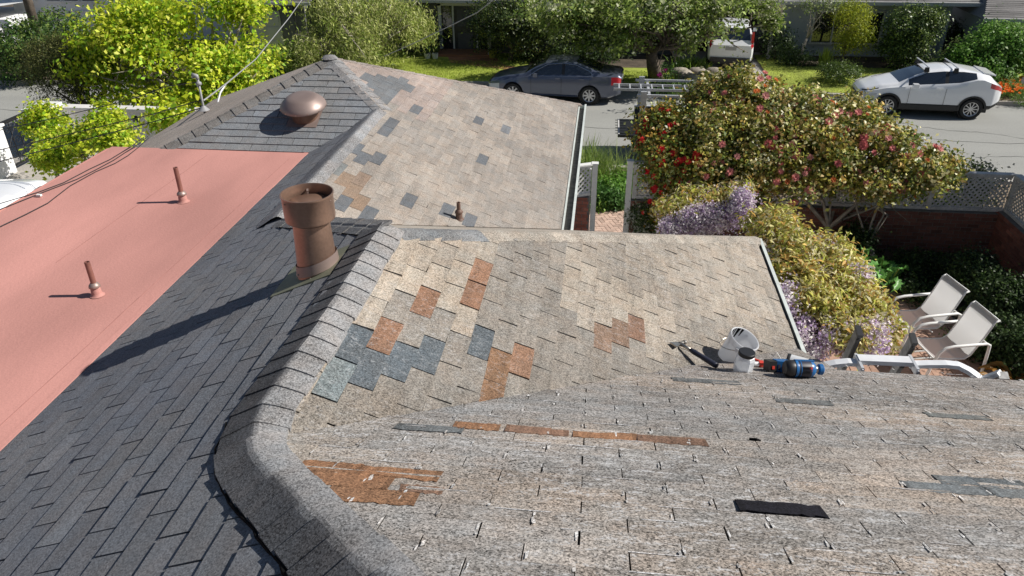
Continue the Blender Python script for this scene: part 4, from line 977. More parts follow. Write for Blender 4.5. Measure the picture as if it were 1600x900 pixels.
# --- pickup with ladder rack, mostly behind the camellias
t = thing('pickup_truck', 'dark pickup with an aluminium ladder rack and lowered tailgate behind the red camellia', 'truck', (3.6, 21.9, 0))
bx = lambda nm, c_, d_, m, **k: MB().box(c_, d_).build(nm, m, t, **k)
y0, y1 = 21.0, 22.75
bx('bed_floor', (2.2, 21.88, .80), (2.3, 1.6, .05), 'black')
for yy in (y0, y1): bx('bed_side', (2.2, yy, .92), (2.35, .10, .62), 'darktruck'); bx('bed_rail', (2.2, yy, 1.25), (2.37, .12, .03), 'alu' if yy > 22 else 'black')
tgt = bx('tailgate', (.79, 21.88, .83), (.50, 1.55, .07), 'black', label='lowered black tailgate')
for k in range(6): MB().box((.62+.0, 21.25+k*.25, .872), (.30, .03, .012)).build('rib', 'darktruck', tgt)
MB().box((.57,21.88,.875), (.04,1.45,.012)).build('trim_strip', 'wwhite', tgt)
bx('cab', (4.2, 21.88, .85), (1.7, 1.8, .75), 'darktruck'); MB().box((4.15, 21.88, 1.52), (1.5,1.62,.62), taper=.84).build('cab_glass', 'glass', t); bx('cab_roof', (4.15,21.88,1.84), (1.2,1.36,.05), 'darktruck')
bx('hood', (5.6, 21.88, .82), (1.3, 1.75, .5), 'darktruck'); bx('bumper', (.99, 21.88, .55), (.12, 1.7, .18), 'chrome')
for yy in (21.02, 22.72):
    for xw in (1.75, 5.35):
        s = -1 if yy < 22 else 1; rt = Matrix.Rotation(-s*math.pi/2, 3, 'X')
        wh = MB().lathe([(.22,-.12),(.35,-.12),(.38,-.09),(.38,.09),(.35,.12),(.22,.12)], (xw, yy, .38), rt, n=24).build('wheel', 'rubber', t, smooth=True, ang=40)
        MB().lathe([(.24,.10),(.2,.08),(0,.06)], (xw, yy, .38), rt, n=16).build('rim', 'rim', wh)
for yy in (21.04, 22.72):
    for xx in (1.18, 3.3):
        MB().box((xx, yy, 1.68), (.16, .07, .90)).build('rack_post', 'alu', t)
    MB().box((2.3, yy, 2.02), (2.6, .06, .06)).build('rack_rail', 'alu', t)
for xx in (1.35, 3.2): MB().box((xx, 21.88, 1.94), (.07, 1.75, .06)).build('rack_cross_bar', 'alu', t)
MB().box((3.25, 21.88, 1.6), (.05, 1.5, .5)).build('headache_board', 'alu', t)
t = thing('ladder', 'aluminium ladder lying on the pickup rack', 'ladder', (2, 21.8, 2.06))
for yy in (21.45, 21.95): MB().box((2.35, yy, 2.07), (4.0, .03, .07)).build('ladder_rail', 'alu', t)
for k in range(13): MB().tube([(.5+.305*k, 21.45, 2.09), (.5+.305*k, 21.95, 2.09)], .022, 6).build('rung', 'alu', t)

for pts_ in ([(4,25.2),(6.5,24.6),(8.6,24.8),(11,24.1),(14,24.0)],[(9.5,26.2),(10.8,25.3),(12.4,25.0),(13.8,24.2)],[(-1.5,24.6),(.4,24.4),(1.6,24.6)],[(11,22.6),(12.6,22.9),(14.5,22.4)],[(-24,25.2),(-21,24.6),(-17,24.7)]):
    P = []
    for a_, b_q in zip(pts_, pts_[1:]):
        for k in range(8): P.append((a_[0]+(b_q[0]-a_[0])*k/8, a_[1]+(b_q[1]-a_[1])*k/8+rng.normal(0,.03)))
    V = []
    for x, y in P: w_q = rng.uniform(.006, .016); V += [(x, y-w_q, .004), (x, y+w_q, .004)]
    o = MB().add(V, [(2*i, 2*i+2, 2*i+3, 2*i+1) for i in range(len(P)-1)]).build('pavement_crack', 'rubber'); o['kind'] = 'structure'

# ================================================================== HOUSES ACROSS THE STREET
def sided_wall(parent, x0, x1, y, z0, z1, m, step=.2, openings=()):
    """lap siding built board by board on a wall facing the street (-y)"""
    MB().box(((x0+x1)/2, y+.12, (z0+z1)/2), (x1-x0, .2, z1-z0)).build('wall', m, parent)
    z = z0
    while z < z1-.02:
        segs = [(x0, x1)]
        for (a, b, c, d) in openings:
            if z+step > c and z < d:
                n2 = []
                for s0, s1 in segs:
                    if b <= s0 or a >= s1: n2.append((s0, s1)); continue
                    if a > s0: n2.append((s0, a))
                    if b < s1: n2.append((b, s1))
                segs = n2
        for s0, s1 in segs:
            bb = MB(); h = min(step, z1-z)
            bb.add([(s0,y+.015,z+h),(s1,y+.015,z+h),(s1,y-.012,z),(s0,y-.012,z),(s0,y+.03,z),(s1,y+.03,z)], [(0,3,2,1),(3,4,5,2)]); bb.build('siding_board', m, parent)
        z += step
def window(parent, x0, x1, z0, z1, y, mull=(), m='trim', glass='glass', curtain=False, fw=.07):
    f = MB(); f.box(((x0+x1)/2, y-.03, z1), (x1-x0+fw*2, .08, fw)).box(((x0+x1)/2, y-.04, z0), (x1-x0+fw*2, .12, fw)).box((x0, y-.03, (z0+z1)/2), (fw, .08, z1-z0)).box((x1, y-.03, (z0+z1)/2), (fw, .08, z1-z0))
    for q in mull: f.box((x0+(x1-x0)*q, y-.028, (z0+z1)/2), (.05, .06, z1-z0))
    o = f.build('window', m, parent)
    MB().box(((x0+x1)/2, y+.012, (z0+z1)/2), (x1-x0, .01, z1-z0)).build('pane', glass, o)
    if curtain:
        V = []; F = []; n = 40
        for i in range(n+1): xx = x0+(x1-x0)*i/n; V += [(xx, y+.10+.03*math.sin(i*1.9), z0), (xx, y+.10+.03*math.sin(i*1.9), z1)]
        F = [(2*i, 2*i+2, 2*i+3, 2*i+1) for i in range(n)]; MB().add(V, F).build('curtain', 'curtain', o)
    return o
def roof_rows(parent, x0, x1, y0, z0, y1, z1, c, name='roof', rows=None, hipl=0, hipr=0):
    n = rows or int(math.hypot(y1-y0, z1-z0)/.14); b = MB()
    for i in range(n):
        ta, tb = i/n, (i+1)/n; a0 = x0+hipl*ta; a1 = x1-hipr*ta
        x = a0-rng.uniform(0, .6)
        while x < a1:
            w_ = rng.uniform(.5, 1.0); xa, xb = max(x, a0), min(x+w_, a1); x += w_
            if xb-xa < .02: continue
            ya, yb = y0+(y1-y0)*ta, y0+(y1-y0)*tb; za, zb = z0+(z1-z0)*ta, z0+(z1-z0)*tb
            t = 1+rng.normal(0, .13); cc = tuple(v*t for v in c)
            b.add([(xa,ya,za+.022),(xb,ya,za+.022),(xb,yb,zb),(xa,yb,zb),(xa,ya,za-.01),(xb,ya,za-.01)], [(0,1,2,3),(4,5,1,0)], cc)
    r = MB(); r.add([(x0,y0,z0-.02),(x1,y0,z0-.02),(x1-hipr,y1,z1-.02),(x0+hipl,y1,z1-.02)], [(0,1,2,3)]); r.add([(x0+hipl,y1,z1-.02),(x1-hipr,y1,z1-.02),(x1,2*y1-y0,z0-.02),(x0,2*y1-y0,z0-.02)], [(0,1,2,3)])
    if hipl: r.add([(x0,y0,z0-.02),(x0+hipl,y1,z1-.02),(x0,2*y1-y0,z0-.02)], [(0,1,2)], c)
    if hipr: r.add([(x1,y0,z0-.02),(x1,2*y1-y0,z0-.02),(x1-hipr,y1,z1-.02)], [(0,1,2)], c)
    o = r.build(name, 'roofg', parent); b.build('shingle_field', 'roofg', o, kind='stuff'); return o
# centre-left house: garage and front door
h1 = thing('house', 'dark grey house with a black front door and pale garage door across the street', 'house', (-9, 36, 0))
sided_wall(h1, -16.2, -13.2, 33.7, .1, 2.35, 'sidingd', .26, [(-15.7,-14.25,.1,1.95)])
g = MB().box((-14.97, 33.68, 1.03), (1.45, .05, 1.85)).build('garage_door', 'trim', h1)
for i in range(2):
    for j in range(3): MB().box((-15.32+i*.70, 33.645, .45+j*.6), (.58, .02, .48)).build('panel', 'trim', g)
MB().box((-13.9, 33.62, 1.98), (.24, .12, .12)).build('porch_lamp', 'white', h1); MB().tube([(-13.55,33.6,.1),(-13.55,33.6,2.3)], .035, 6).build('downpipe', 'black', h1)
MB().box((-13.2, 35.0, 1.3), (.2, 2.6, 2.4)).build('wall', 'sidingd', h1)
sided_wall(h1, -13.2, 3.0, 35.0, .1, 2.5, 'sidingd', .22, [(-7.4,-5.0,.1,2.2),(-3.6,-1.4,.9,1.9),(.2,2.0,.9,1.9)])
dr = MB(); dr.box((-7.32, 34.93, 1.12), (.14, .12, 2.1)).box((-5.12, 34.93, 1.12), (.12, .12, 2.1)).box((-6.22, 34.93, 2.14), (2.34, .12, .12)).box((-6.72, 34.93, 1.12), (.07, .1, 2.0)).box((-5.66, 34.93, 1.12), (.07, .1, 2.0)); dr.build('door_frame', 'white', h1)
d = MB().box((-6.19, 34.98, 1.12), (1.0, .05, 2.0)).build('door', 'door', h1)
for z_ in (.55, 1.55): MB().box((-6.19, 34.945, z_), (.7, .02, .72)).build('panel', 'sidingd', d)
MB().lathe([(0,.03),(.03,.02),(.04,0)], (-6.19,34.93,1.55), Matrix.Rotation(R(90),3,'X'), n=10).build('knocker', 'iron', d)
for xx in (-7.0, -5.4): MB().box((xx, 34.99, 1.12), (.4, .02, 2.0)).build('side_light', 'glass', h1)
MB().box((-6.2, 34.3, .16), (2.6, 1.2, .12)).build('step', 'terra', h1)
window(h1, -3.6, -1.4, .95, 1.9, 34.98, (.5,), 'wwhite'); window(h1, .2, 2.0, .95, 1.9, 34.98, (.5,), 'wwhite')
MB().box((-4.95, 33.9, 1.2), (.13, .13, 2.3)).build('porch_post', 'wwhite', h1)
roof_rows(h1, -16.8, -12.6, 33.2, 2.40, 38.5, 4.3, (.16,.15,.15)); roof_rows(h1, -12.6, 3.4, 34.0, 2.42, 40, 4.8, (.16,.15,.15))
MB().box((-14.7, 33.18, 2.36), (4.2, .06, .12)).build('fascia', 'wwhite', h1); MB().box((-4.6, 33.97, 2.40), (16, .06, .12)).build('fascia', 'trim', h1)
for xx in np.arange(-12, 3, 1.6): MB().box((xx, 34.5, 2.36), (.08, 1.0, .09)).build('rafter', 'wwhite', h1)
MB().box((-12.3+1.9, 34.85, .7), (3.4, .12, 1.1)).build('brick_skirt', 'terra', h1) if False else None
# carport between
h3 = thing('carport', 'deep shaded carport over the driveway behind the white SUV', 'carport', (5, 38, 0))
MB().box((5.0, 39.2, 1.3), (4.6, .2, 2.6)).build('back_wall', 'sidingd', h3); MB().box((5.0, 37, 2.68), (4.6, 5.4, .14)).build('roof', 'sidingd', h3); MB().box((5.0, 34.35, 2.62), (4.6, .06, .2)).build('fascia', 'trim', h3)
for xx in (3.1, 7.1): MB().box((xx, 34.5, 1.3), (.14, .14, 2.6)).build('post', 'trim', h3)
# right house
h2 = thing('house', 'grey board-sided house with a large picture window across the street', 'house', (12, 37, 0))
sided_wall(h2, 7.6, 14.3, 35.2, .1, 2.42, 'siding', .2, [(8.85,11.8,.62,2.02)])
window(h2, 8.9, 11.75, .66, 1.98, 35.2, (.3, .68), 'wwhite', curtain=False)
MB().box((9.55,35.235,1.3), (.5,.02,1.25)).build('curtain', 'curtain', h2)
MB().box((14.3, 36.6, 1.3), (.2, 2.9, 2.4)).build('wall', 'siding', h2); MB().box((15.2, 37.9, 1.2), (1.9, .2, 2.4)).build('porch_back', 'sidingd', h2)
sided_wall(h2, 15.3, 24, 33.8, .1, 2.1, 'siding', .2); MB().box((15.3, 35.8, 1.1), (.2, 4.0, 2.2)).build('wall', 'siding', h2)
roof_rows(h2, 7.1, 15.6, 34.6, 2.44, 40, 4.6, (.20,.195,.19)); MB().box((11.4, 34.56, 2.40), (8.6, .08, .14)).build('gutter', 'trim', h2)
roof_rows(h2, 14.9, 24.5, 33.2, 2.08, 38.6, 4.3, (.20,.19,.185), hipl=2.0); MB().box((19.6, 33.16, 2.04), (9.5, .08, .13)).build('gutter', 'trim', h2)
MB().tube([(14.0, 34.62, 2.35), (14.05, 35.1, 2.1), (14.05, 35.12, .1)], .035, 6).build('downpipe', 'trim', h2)
# left neighbours
h4 = thing('house', 'pale blue-white stucco house with small windows behind the lime tree', 'house', (-24, 40, 0))
MB().box((-22.5, 40.5, 3.0), (14, 7, 6.0)).build('wall', 'stucco', h4)
MB().box((-22.5, 36.96, 1.28), (14, .06, .07)).build('trim', 'white', h4)
for k in range(3):
    x_ = -27.6+k*.95; window(h4, x_, x_+.8, 1.75, 2.6, 36.97, (), 'white', fw=.05)
h5 = thing('garage', 'low white garage with a bright sloping roof behind the utility pole', 'garage', (-31, 36, 0))
b = MB(); b.add([(-38,33,1.2),(-28.1,34.6,1.9),(-28.1,38,1.75),(-38,38,2.6)], [(0,1,2,3)]); b.build('roof', 'white', h5)
MB().box((-33, 36.4, .6), (9.6, 3.4, 1.3)).build('wall', 'stucco', h5); MB().box((-33, 34.2, .5), (9.4,.2,.9)).build('wall', 'stucco', h5)
# utility pole
t = thing('utility_pole', 'weathered wooden utility pole in front of the garage at top left', 'pole', (-23.3, 30.2, 0))
a_ = atY(72, 100, 30.2); c_ = atY(40, -10, 30.2); a_ = np.array(a_); c_ = np.array(c_); dd = (c_-a_)/(c_[2]-a_[2])
MB().tube([a_+dd*(0-a_[2]), a_+dd*(9-a_[2])], [.19,.15], 12).build('pole', 'palebark' if False else 'bark', t, smooth=True)
MB().box(a_+dd*(.55-a_[2])+np.array([0,-.19,0]), (.14,.02,.06)).build('tag', 'yellow', t)
MB().box((-24.5,30.2,8.2), (2.6,.12,.12)).build('cross_arm', 'bark', t)
# service mast and overhead wires
mb = atY(318, 168, 11.3); mt = atY(309, 124, 11.3)
t = thing('service_mast', 'short grey electrical mast with curved weatherhead rising beyond the roof edge', 'mast', tuple(mb))
MB().tube([mb-np.array([0,0,.5]), mb, mt], .018, 10).tube([mt, mt+np.array([-.01,0,.05]), mt+np.array([-.06,0,.07]), mt+np.array([-.07,0,.02])], [.026,.036,.036,.026], 10).build('mast_pipe', 'gcable', t, smooth=True)
MB().lathe([(.02,0),(.045,.02),(.045,.05),(.02,.07)], mt-np.array([0,0,.10]), n=12).build('clamp', 'gcable', t, smooth=True); MB().lathe([(.09,-.04),(.05,.0),(.025,.03)], mb, n=12).build('flashing', 'gcable', t, smooth=True)
def wire(name, px, r, m, label, group=None):
    pts = [atY(x, y, Y) for x, y, Y in px]; P = []
    for i in range(len(pts)-1):
        for k in range(5): P.append(pts[i]+(pts[i+1]-pts[i])*k/5)
    P.append(pts[-1]); return tag(MB().tube(P, r, 5).build(name, m, smooth=True), label, 'cable', group)
wire('overhead_wire', [(318,157,11.3),(352,132,13),(400,92,17),(450,30,22),(480,-12,25)], .014, 'gcable', 'grey twisted service cable climbing from the mast past the garage door')
wire('overhead_wire', [(600,88,24),(650,66,22),(700,42,20),(745,20,18.5),(790,-15,17)], .012, 'gcable', 'pale overhead wire slanting in front of the black front door')
wire('overhead_wire', [(-30,210,12),(60,190,12),(128,174,12),(200,157,11.8),(260,135,11.6),(309,128,11.3)], .007, 'cable', 'topmost of the three thin wires crossing in front of the lime bushes')
wire('overhead_wire', [(-30,242,12),(0,234,12),(80,216,12),(160,197,12),(240,178,11.8),(312,157,11.3)], .008, 'cable', 'middle one of the three wires crossing in front of the lime bushes')
wire('overhead_wire', [(-30,261,12),(0,252,12),(80,232,12),(160,211,12),(240,190,11.7),(316,168,11.3)], .009, 'cable', 'lowest of the three wires crossing in front of the lime bushes')
wire('drip_loop', [(352,132,13),(344,145,12.8),(340,160,12.6),(352,172,12.6)], .02, 'alu', 'pale curved drip loop of cable in the lime tree beside the mast')

# ================================================================== TREES AND PLANTS
LIME = [(.50,.60,.03),(.58,.64,.04),(.36,.52,.03),(.66,.68,.10),(.24,.42,.03)]
def tree(name, label, cat, lobes, n, L, W, pal, base, r0, m='leaf', bark='bark', fork=.35, tn=10, group=None, **kw):
    t = thing(name, label, cat, tuple(base), group)
    _, cc = crown('crown', t, lobes, n, L, W, pal, m, **kw)
    idx = rng.choice(len(cc), min(tn, len(cc)), replace=False)
    limbs(t, base, cc[idx], r0, bark, fork=fork)
    return t
tree('lime_tree', 'large tree with bright lime-green spring leaves left of the dark roof', 'tree',
     [pl(235,55,78,48,22.5,1.4),pl(185,105,50,42,22,1.2),pl(325,115,62,50,22,1.3),pl(365,110,40,55,22.5,1.0),pl(300,18,80,36,23,1.3),pl(190,30,30,22,23,.8),pl(255,155,42,26,21,1.0),pl(360,165,36,26,21.5,.8),pl(140,85,16,16,22,.5),pl(380,25,24,24,23,.6)],
     26000, .155, .09, LIME, (-11.5,21.6,0), .15, bark='palebark', per=20, csz=.19, tn=50, up=.6, inner=.35, jit=.35, fork=.25, bunch=6)
tree('lime_shrub', 'low bunch of lime leaves beside the service mast', 'shrub', [pl(258,186,16,12,18.3,.5),pl(285,182,16,10,18.3,.5)], 700, .18, .11, LIME, (-9.8,18.4,.7), .04, per=16, csz=.14, tn=5, bark='palebark')
tree('dark_shrub', 'big dark olive rounded shrub behind the stucco wall', 'shrub', [pl(112,112,60,48,22.5,1.3),pl(90,100,45,38,22.5,1.1),pl(145,125,40,40,22.3,1.1)], 26000, .07, .03, [(.085,.10,.025),(.13,.145,.04),(.05,.07,.02),(.17,.17,.06)], (-16.2,22.3,0), .10, per=26, csz=.10, tn=14, jit=.3, inner=.15)
tree('dark_tree', 'dark green bushy tree left of the utility pole', 'tree', [pl(45,75,38,40,28.3,1.1),pl(90,55,50,35,31.5,1.2),pl(35,105,32,35,28.4,1.0),pl(100,85,40,30,31,1.0)], 14000, .12, .07, [(.06,.13,.03),(.10,.18,.04),(.04,.08,.025),(.2,.28,.06)], (-22.5,28.5,0), .12, per=24, csz=.14, tn=10)
tree('hedge', 'very dark clipped hedge in shade at the far left', 'hedge', [pl(20,122,50,18,30,.9),pl(-20,118,50,20,30,.9)], 6000, .07, .04, [(.03,.05,.02),(.04,.06,.025)], (-27,30,0), .05, per=24, csz=.14, tn=5)
LB = 'lime green bushes by the iron gate'
tree('lime_bush', 'lime-green maple-like bush nearest the iron gate, tall and narrow', 'bush', [pl(78,190,22,22,16.6,.4),pl(60,195,12,12,16.7,.3),pl(86,222,18,16,16.0,.4),pl(96,248,32,13,15.4,.5),pl(80,262,20,9,15.2,.4)], 6500, .10, .06, LIME, (-13.2,16.2,.7), .05, per=20, csz=.09, tn=8, up=.7, bunch=9, bs=.25)
tree('lime_bush', 'rounder lime-green bush touching the flat roof corner, right of its twin', 'bush', [pl(158,178,18,12,15.5,.4),pl(155,205,30,22,15.2,.6),pl(178,222,24,18,14.8,.5),pl(138,215,18,18,15.2,.5)], 6500, .10, .06, LIME, (-11.8,15.4,.7), .05, per=20, csz=.09, tn=8, up=.7, bunch=9, bs=.25)
WEEP = [(.34,.40,.09),(.44,.48,.14),(.24,.33,.06),(.52,.54,.22)]
tree('weeping_tree', 'pale green weeping tree behind the roof peak', 'tree', [pl(600,40,50,34,30.5,1.8),pl(648,32,24,28,30.5,1.2),pl(515,55,36,30,30,1.6),pl(478,80,24,16,29.5,1.0),pl(560,72,40,22,29.8,1.4),pl(560,10,60,26,31,1.6)],
     24000, .17, .04, WEEP, (-9.6,30.4,.1), .15, bark='palebark', bunch=6, per=30, csz=.17, tn=60, hang=.9, droop=.9, jit=.3, up=.5, inner=.3)
tree('camellia_tree', 'dark glossy camellia tree with a few pink flowers right of the front door', 'tree', [pl(800,25,58,40,33.2,1.3),pl(765,50,30,35,33.2,.9),pl(830,60,50,28,33.3,1.1),pl(870,15,40,35,33.3,1.1)], 15000, .11, .06, [(.055,.09,.025),(.09,.13,.035),(.035,.06,.02),(.16,.2,.05)], (-4.0,33.3,.1), .09, m='gloss', per=24, csz=.14, tn=10)
SY = [(.20,.28,.06),(.30,.40,.08),(.12,.19,.04),(.36,.42,.13),(.42,.44,.28)]
tree('street_tree', 'broad spreading tree with a thick dark trunk over the far verge', 'tree',
     [pl(900,22,60,36,29.5,1.6),pl(960,35,70,36,29.5,1.7),pl(1040,35,75,34,29.5,1.8),pl(1010,10,110,30,30,2.2),pl(1110,16,60,20,29.5,1.4),pl(1190,14,34,18,29.8,1.0),pl(870,45,32,24,29.5,.9),pl(1062,56,26,14,29.2,.8),pl(970,68,60,16,29.3,1.2),pl(1205,38,14,10,30,.5)],
     24000, .16, .09, SY, (2.15,30.7,.1), .24, per=24, csz=.15, tn=30, fork=.5, jit=.35, inner=.3, up=.5, bunch=6)
tree('tree_sapling', 'slim yellow-green feathery tree in front of the picture window', 'tree', [pl(1335,22,24,22,33.3,.8),pl(1345,55,20,18,33.3,.6),pl(1322,62,16,16,33.2,.5)], 6000, .10, .035, [(.32,.36,.03),(.40,.42,.04),(.22,.28,.03)], (9.75,33.3,.1), .05, per=24, csz=.12, tn=8, hang=.35, droop=.6)
t = thing('bare_tree', 'thin pale leaning bare-stemmed tree left of the picture window', 'tree', (8.35,33.6,.1))
limbs(t, (8.1,33.6,.1), [atY(1275,-10,33.6), atY(1290,15,33.8), atY(1300,-5,33.4), atY(1262,30,33.6)], .06, 'palebark', fork=.45); crown('crown', t, [pl(1285,5,38,14,33.7,.6)], 900, .1, .04, SY, per=14, csz=.12)
tree('round_camellia', 'rounded glossy camellia with bright top leaves right of the picture window', 'tree', [pl(1425,45,40,32,33.4,1.0),pl(1410,80,34,26,33.4,.9),pl(1448,35,22,22,33.4,.6)], 12000, .10, .06, [(.07,.12,.03),(.11,.17,.04),(.045,.08,.025),(.2,.27,.06)], (13.0,33.4,.1), .07, m='gloss', per=22, csz=.12, tn=8)
tree('round_bush', 'small clipped round bush on the lawn behind the pink camellia', 'bush', [pl(1312,116,32,17,30.6,.75)], 7000, .055, .035, [(.09,.15,.03),(.14,.2,.04),(.06,.1,.025)], (9.1,30.6,.1), .04, m='gloss', per=22, csz=.07, tn=4)
tree('leafy_shrub', 'broad bright green shrub behind the crossover on the right edge', 'shrub', [pl(1560,75,52,34,31.6,1.3),pl(1610,80,50,36,31.6,1.3),pl(1520,95,34,24,31,.9),pl(1545,110,40,18,30.6,.8)], 17000, .12, .075, [(.12,.26,.04),(.17,.33,.05),(.07,.17,.03),(.24,.38,.10)], (16.0,31.3,.1), .06, per=22, csz=.13, tn=8)
tree('leafy_shrub', 'smaller darker green shrub between the round camellia and the bright shrub', 'shrub', [pl(1500,92,22,22,32.4,.7),pl(1478,105,22,14,31.5,.6)], 5000, .10, .05, [(.08,.15,.04),(.13,.2,.06),(.2,.24,.1)], (14.6,32,.1), .04, per=22, csz=.12, tn=5)
for (x, y, rx, ry, Y, lb) in [(1212,72,22,28,34.4,'dark shrub in deep shade between the SUV and the picture window'),(1240,95,28,16,33.6,'low dark fern-like plant left of the leaning tree'),(1440,108,34,12,32.8,'dark low plants at the foot of the round camellia'),(900,92,60,16,33.4,'dark hedge in shade behind the sedan roof'),(840,100,44,12,33.2,'dark low bed of plants left of the small round sign'),(560,95,34,12,32.5,'dark plants under the weeping tree'),(665,70,24,26,34.0,'dark shrub left of the front door'),(1500,60,18,26,36,'dark shrub in the porch shade of the grey house')]:
    tree('dark_plant', lb, 'shrub', [pl(x,y,rx,ry,Y,.6)], 2600, .10, .045, [(.035,.06,.02),(.05,.085,.03),(.07,.12,.03)], tuple(atY(x,y,Y)*[1,1,0]+np.array([0,0,.1])), .03, per=20, csz=.14, tn=3)
def strap(name, label, cat, px, py, z, n, h, w_, pal, sp=.18, lean=.6, group=None, m='leaf'):
    p = atZ(px, py, z); o = blades(name, None, [p], n, h, w_, pal, m, lean=lean, spread=sp); return tag(o, label, cat, group)
strap('strap_plant', 'upright pale strappy plant left of the yellow-green sapling', 'plant', 1287, 104, .12, 90, .75, .05, [(.30,.40,.06),(.38,.46,.10)], .12, .35)
strap('strap_plant', 'bright strappy clump in front of the driveway edge beside the big trunk', 'plant', 1080, 108, .12, 260, .6, .035, [(.28,.42,.06),(.20,.33,.05),(.36,.46,.1)], .35, .9)
strap('strap_plant', 'dark green strappy clump under the big trunk by the far kerb', 'plant', 1045, 142, .12, 420, .5, .03, [(.06,.13,.03),(.10,.19,.04)], .38, .9)
strap('strap_plant', 'green strap leaves spilling toward the driveway right of the trunk', 'plant', 1065, 148, .12, 160, .5, .03, [(.14,.24,.05),(.2,.3,.06)], .25, .9)
strap('strap_plant', 'yellowish grassy tuft at the driveway edge', 'plant', 1098, 132, .1, 160, .5, .02, [(.35,.38,.06),(.28,.34,.06)], .12, .4)
strap('ornamental_grass', 'tall fine grass clump beside the gutter of the far slope', 'grass', 918, 290, .1, 650, 1.25, .018, [(.26,.36,.08),(.34,.42,.12),(.18,.28,.06)], .28, .7)
strap('ornamental_grass', 'second grass clump between the tall grass and the parked truck shadow', 'grass', 945, 285, .1, 160, 1.0, .014, [(.26,.36,.08),(.34,.42,.12)], .25, .9)
strap('ornamental_grass', 'sparse grass wisps by the kerb next to the red camellia', 'grass', 978, 288, .1, 50, 1.0, .014, [(.3,.4,.1)], .12, .6)
tree('ground_plant', 'fresh green leafy plants beside the curved brick path', 'plant', [(tuple(atZ(955,300,.25)),(.55,.5,.25)),(tuple(atZ(975,285,.2)),(.4,.4,.2))], 4200, .09, .05, [(.16,.33,.05),(.22,.4,.07),(.12,.26,.04)], tuple(atZ(955,300,.1)), .02, per=20, csz=.1, tn=3)
tree('ground_plant', 'low bright green ground plants left of the brick path', 'plant', [(tuple(atZ(925,285,.2)),(.55,.4,.2)),(tuple(atZ(918,322,.15)),(.4,.25,.12))], 3200, .08, .045, [(.22,.4,.06),(.28,.45,.08)], tuple(atZ(925,290,.1)), .02, per=20, csz=.1, tn=3)
tree('ground_plant', 'darker rounded leafy plant with white blooms at the path edge', 'plant', [(tuple(atZ(948,312,.28)),(.32,.3,.25)),(tuple(atZ(968,318,.2)),(.2,.2,.15))], 2200, .08, .05, [(.07,.16,.035),(.1,.22,.05)], tuple(atZ(950,312,.1)), .02, per=20, csz=.08, tn=3)
# rocks and magenta flowers by the trunk
t = thing('rock_border', 'weathered stone border beside the big trunk', 'rocks', (3.0,30.2,.1))
for k in range(7):
    p = atZ(1062+k*9, 116+(k%3)*5, .2); MB().lathe([(0,-.2),(.30,-.1),(.34,.1),(.2,.24),(0,.28)], p, Matrix.Rotation(k, 3, 'Z'), n=9, sx=1.3, sy=.8).build('rock', 'palebark', t, smooth=True)
def flowers(parent, pts, r, cols, name='flower', m='petal', petals=7):
    meshes = []
    for c in cols:
        b = MB()
        for ring, (rr, tilt, k) in enumerate(((r, .25, petals), (r*.62, .75, 5))):
            for i in range(k):
                a = 2*math.pi*(i+.5*ring)/k; d = np.array([math.cos(a), math.sin(a), 0]); s = np.array([-math.sin(a), math.cos(a), 0]); u = np.array([0,0,1.])
                b.add([u*.0, d*rr*.55+s*rr*.38+u*rr*tilt*.5, d*rr+u*rr*tilt, d*rr*.55-s*rr*.38+u*rr*tilt*.5], [(0,1,2,3)], jitc(c, .12))
        o = b.build(name, m, parent, local=True); meshes.append(o.data); bpy.data.objects.remove(o)
    for p, nrm in pts:
        o = link(name, meshes[rng.integers(len(meshes))], parent); o.location = tuple(np.array(p)-wloc(parent)); v = Vector(tuple(nrm)).to_track_quat('Z', 'Y').to_euler(); o.rotation_euler = v; q = rng.uniform(.75, 1.25); o.scale = (q, q, q)
def flower_pts(lobes, n, face=(-.2,-.8,.5), zmin=None, wts=None):
    lb = np.array([[*c, *r] for c, r in lobes]); out = []; f = unit(np.array(face, float))
    while len(out) < n:
        i = rng.integers(len(lb)); d = unit(rng.normal(0, 1, 3)+f*1.0)
        if d @ f < .1: continue
        p = lb[i, :3]+d*lb[i, 3:]*rng.uniform(1.08, 1.26)
        if zmin and p[2] < zmin: continue
        out.append((p, unit(d+f*.8)))
    return out
t = thing('azalea', 'magenta flowers at the foot of the big trunk', 'flowers', tuple(atZ(1032,120,.1)))
flowers(t, [(atZ(1026+rng.uniform(0,14), 114+rng.uniform(-4,4), .35), (-.2,-.8,.5)) for _ in range(9)], .10, [(.55,.04,.35)])
crown('foliage', t, [(tuple(atZ(1034,118,.2)), (.5,.4,.25))], 900, .08, .04, [(.06,.13,.03)], per=20)
t = thing('poppies', 'patch of orange poppies beside the tail of the white crossover', 'flowers', tuple(atZ(1580,150,.13)))
crown('foliage', t, [(tuple(atZ(1578,140,.25)), (.9,.8,.25)),(tuple(atZ(1610,150,.25)), (.9,.8,.2))], 5000, .09, .03, [(.16,.28,.06),(.22,.34,.08)], per=20, csz=.12)
flowers(t, [(atZ(rng.uniform(1562,1605), rng.uniform(119,147), .5), (0,-.4,.8)) for _ in range(60)], .085, [(.80,.17,.01),(.85,.24,.02)], petals=5)
p = atZ(925,108,.1) ; t = thing('yard_sign', 'small round yard sign on a stake behind the sedan', 'sign', tuple(atZ(921,118,.12)))
q = atZ(921,118,.12); MB().tube([q, q+np.array([0,0,.95])], .012, 5).build('stake', 'iron', t); MB().lathe([(0,.01),(.15,.01),(.15,-.01),(0,-.01)], q+np.array([0,0,.98]), Matrix.Rotation(R(75),3,'X'), n=16).build('disc', 'trim', t); MB().lathe([(.05,.0),(.10,.0)], q+np.array([0,-.02,.985]), Matrix.Rotation(R(75),3,'X'), n=16).build('emblem', 'iron', t)
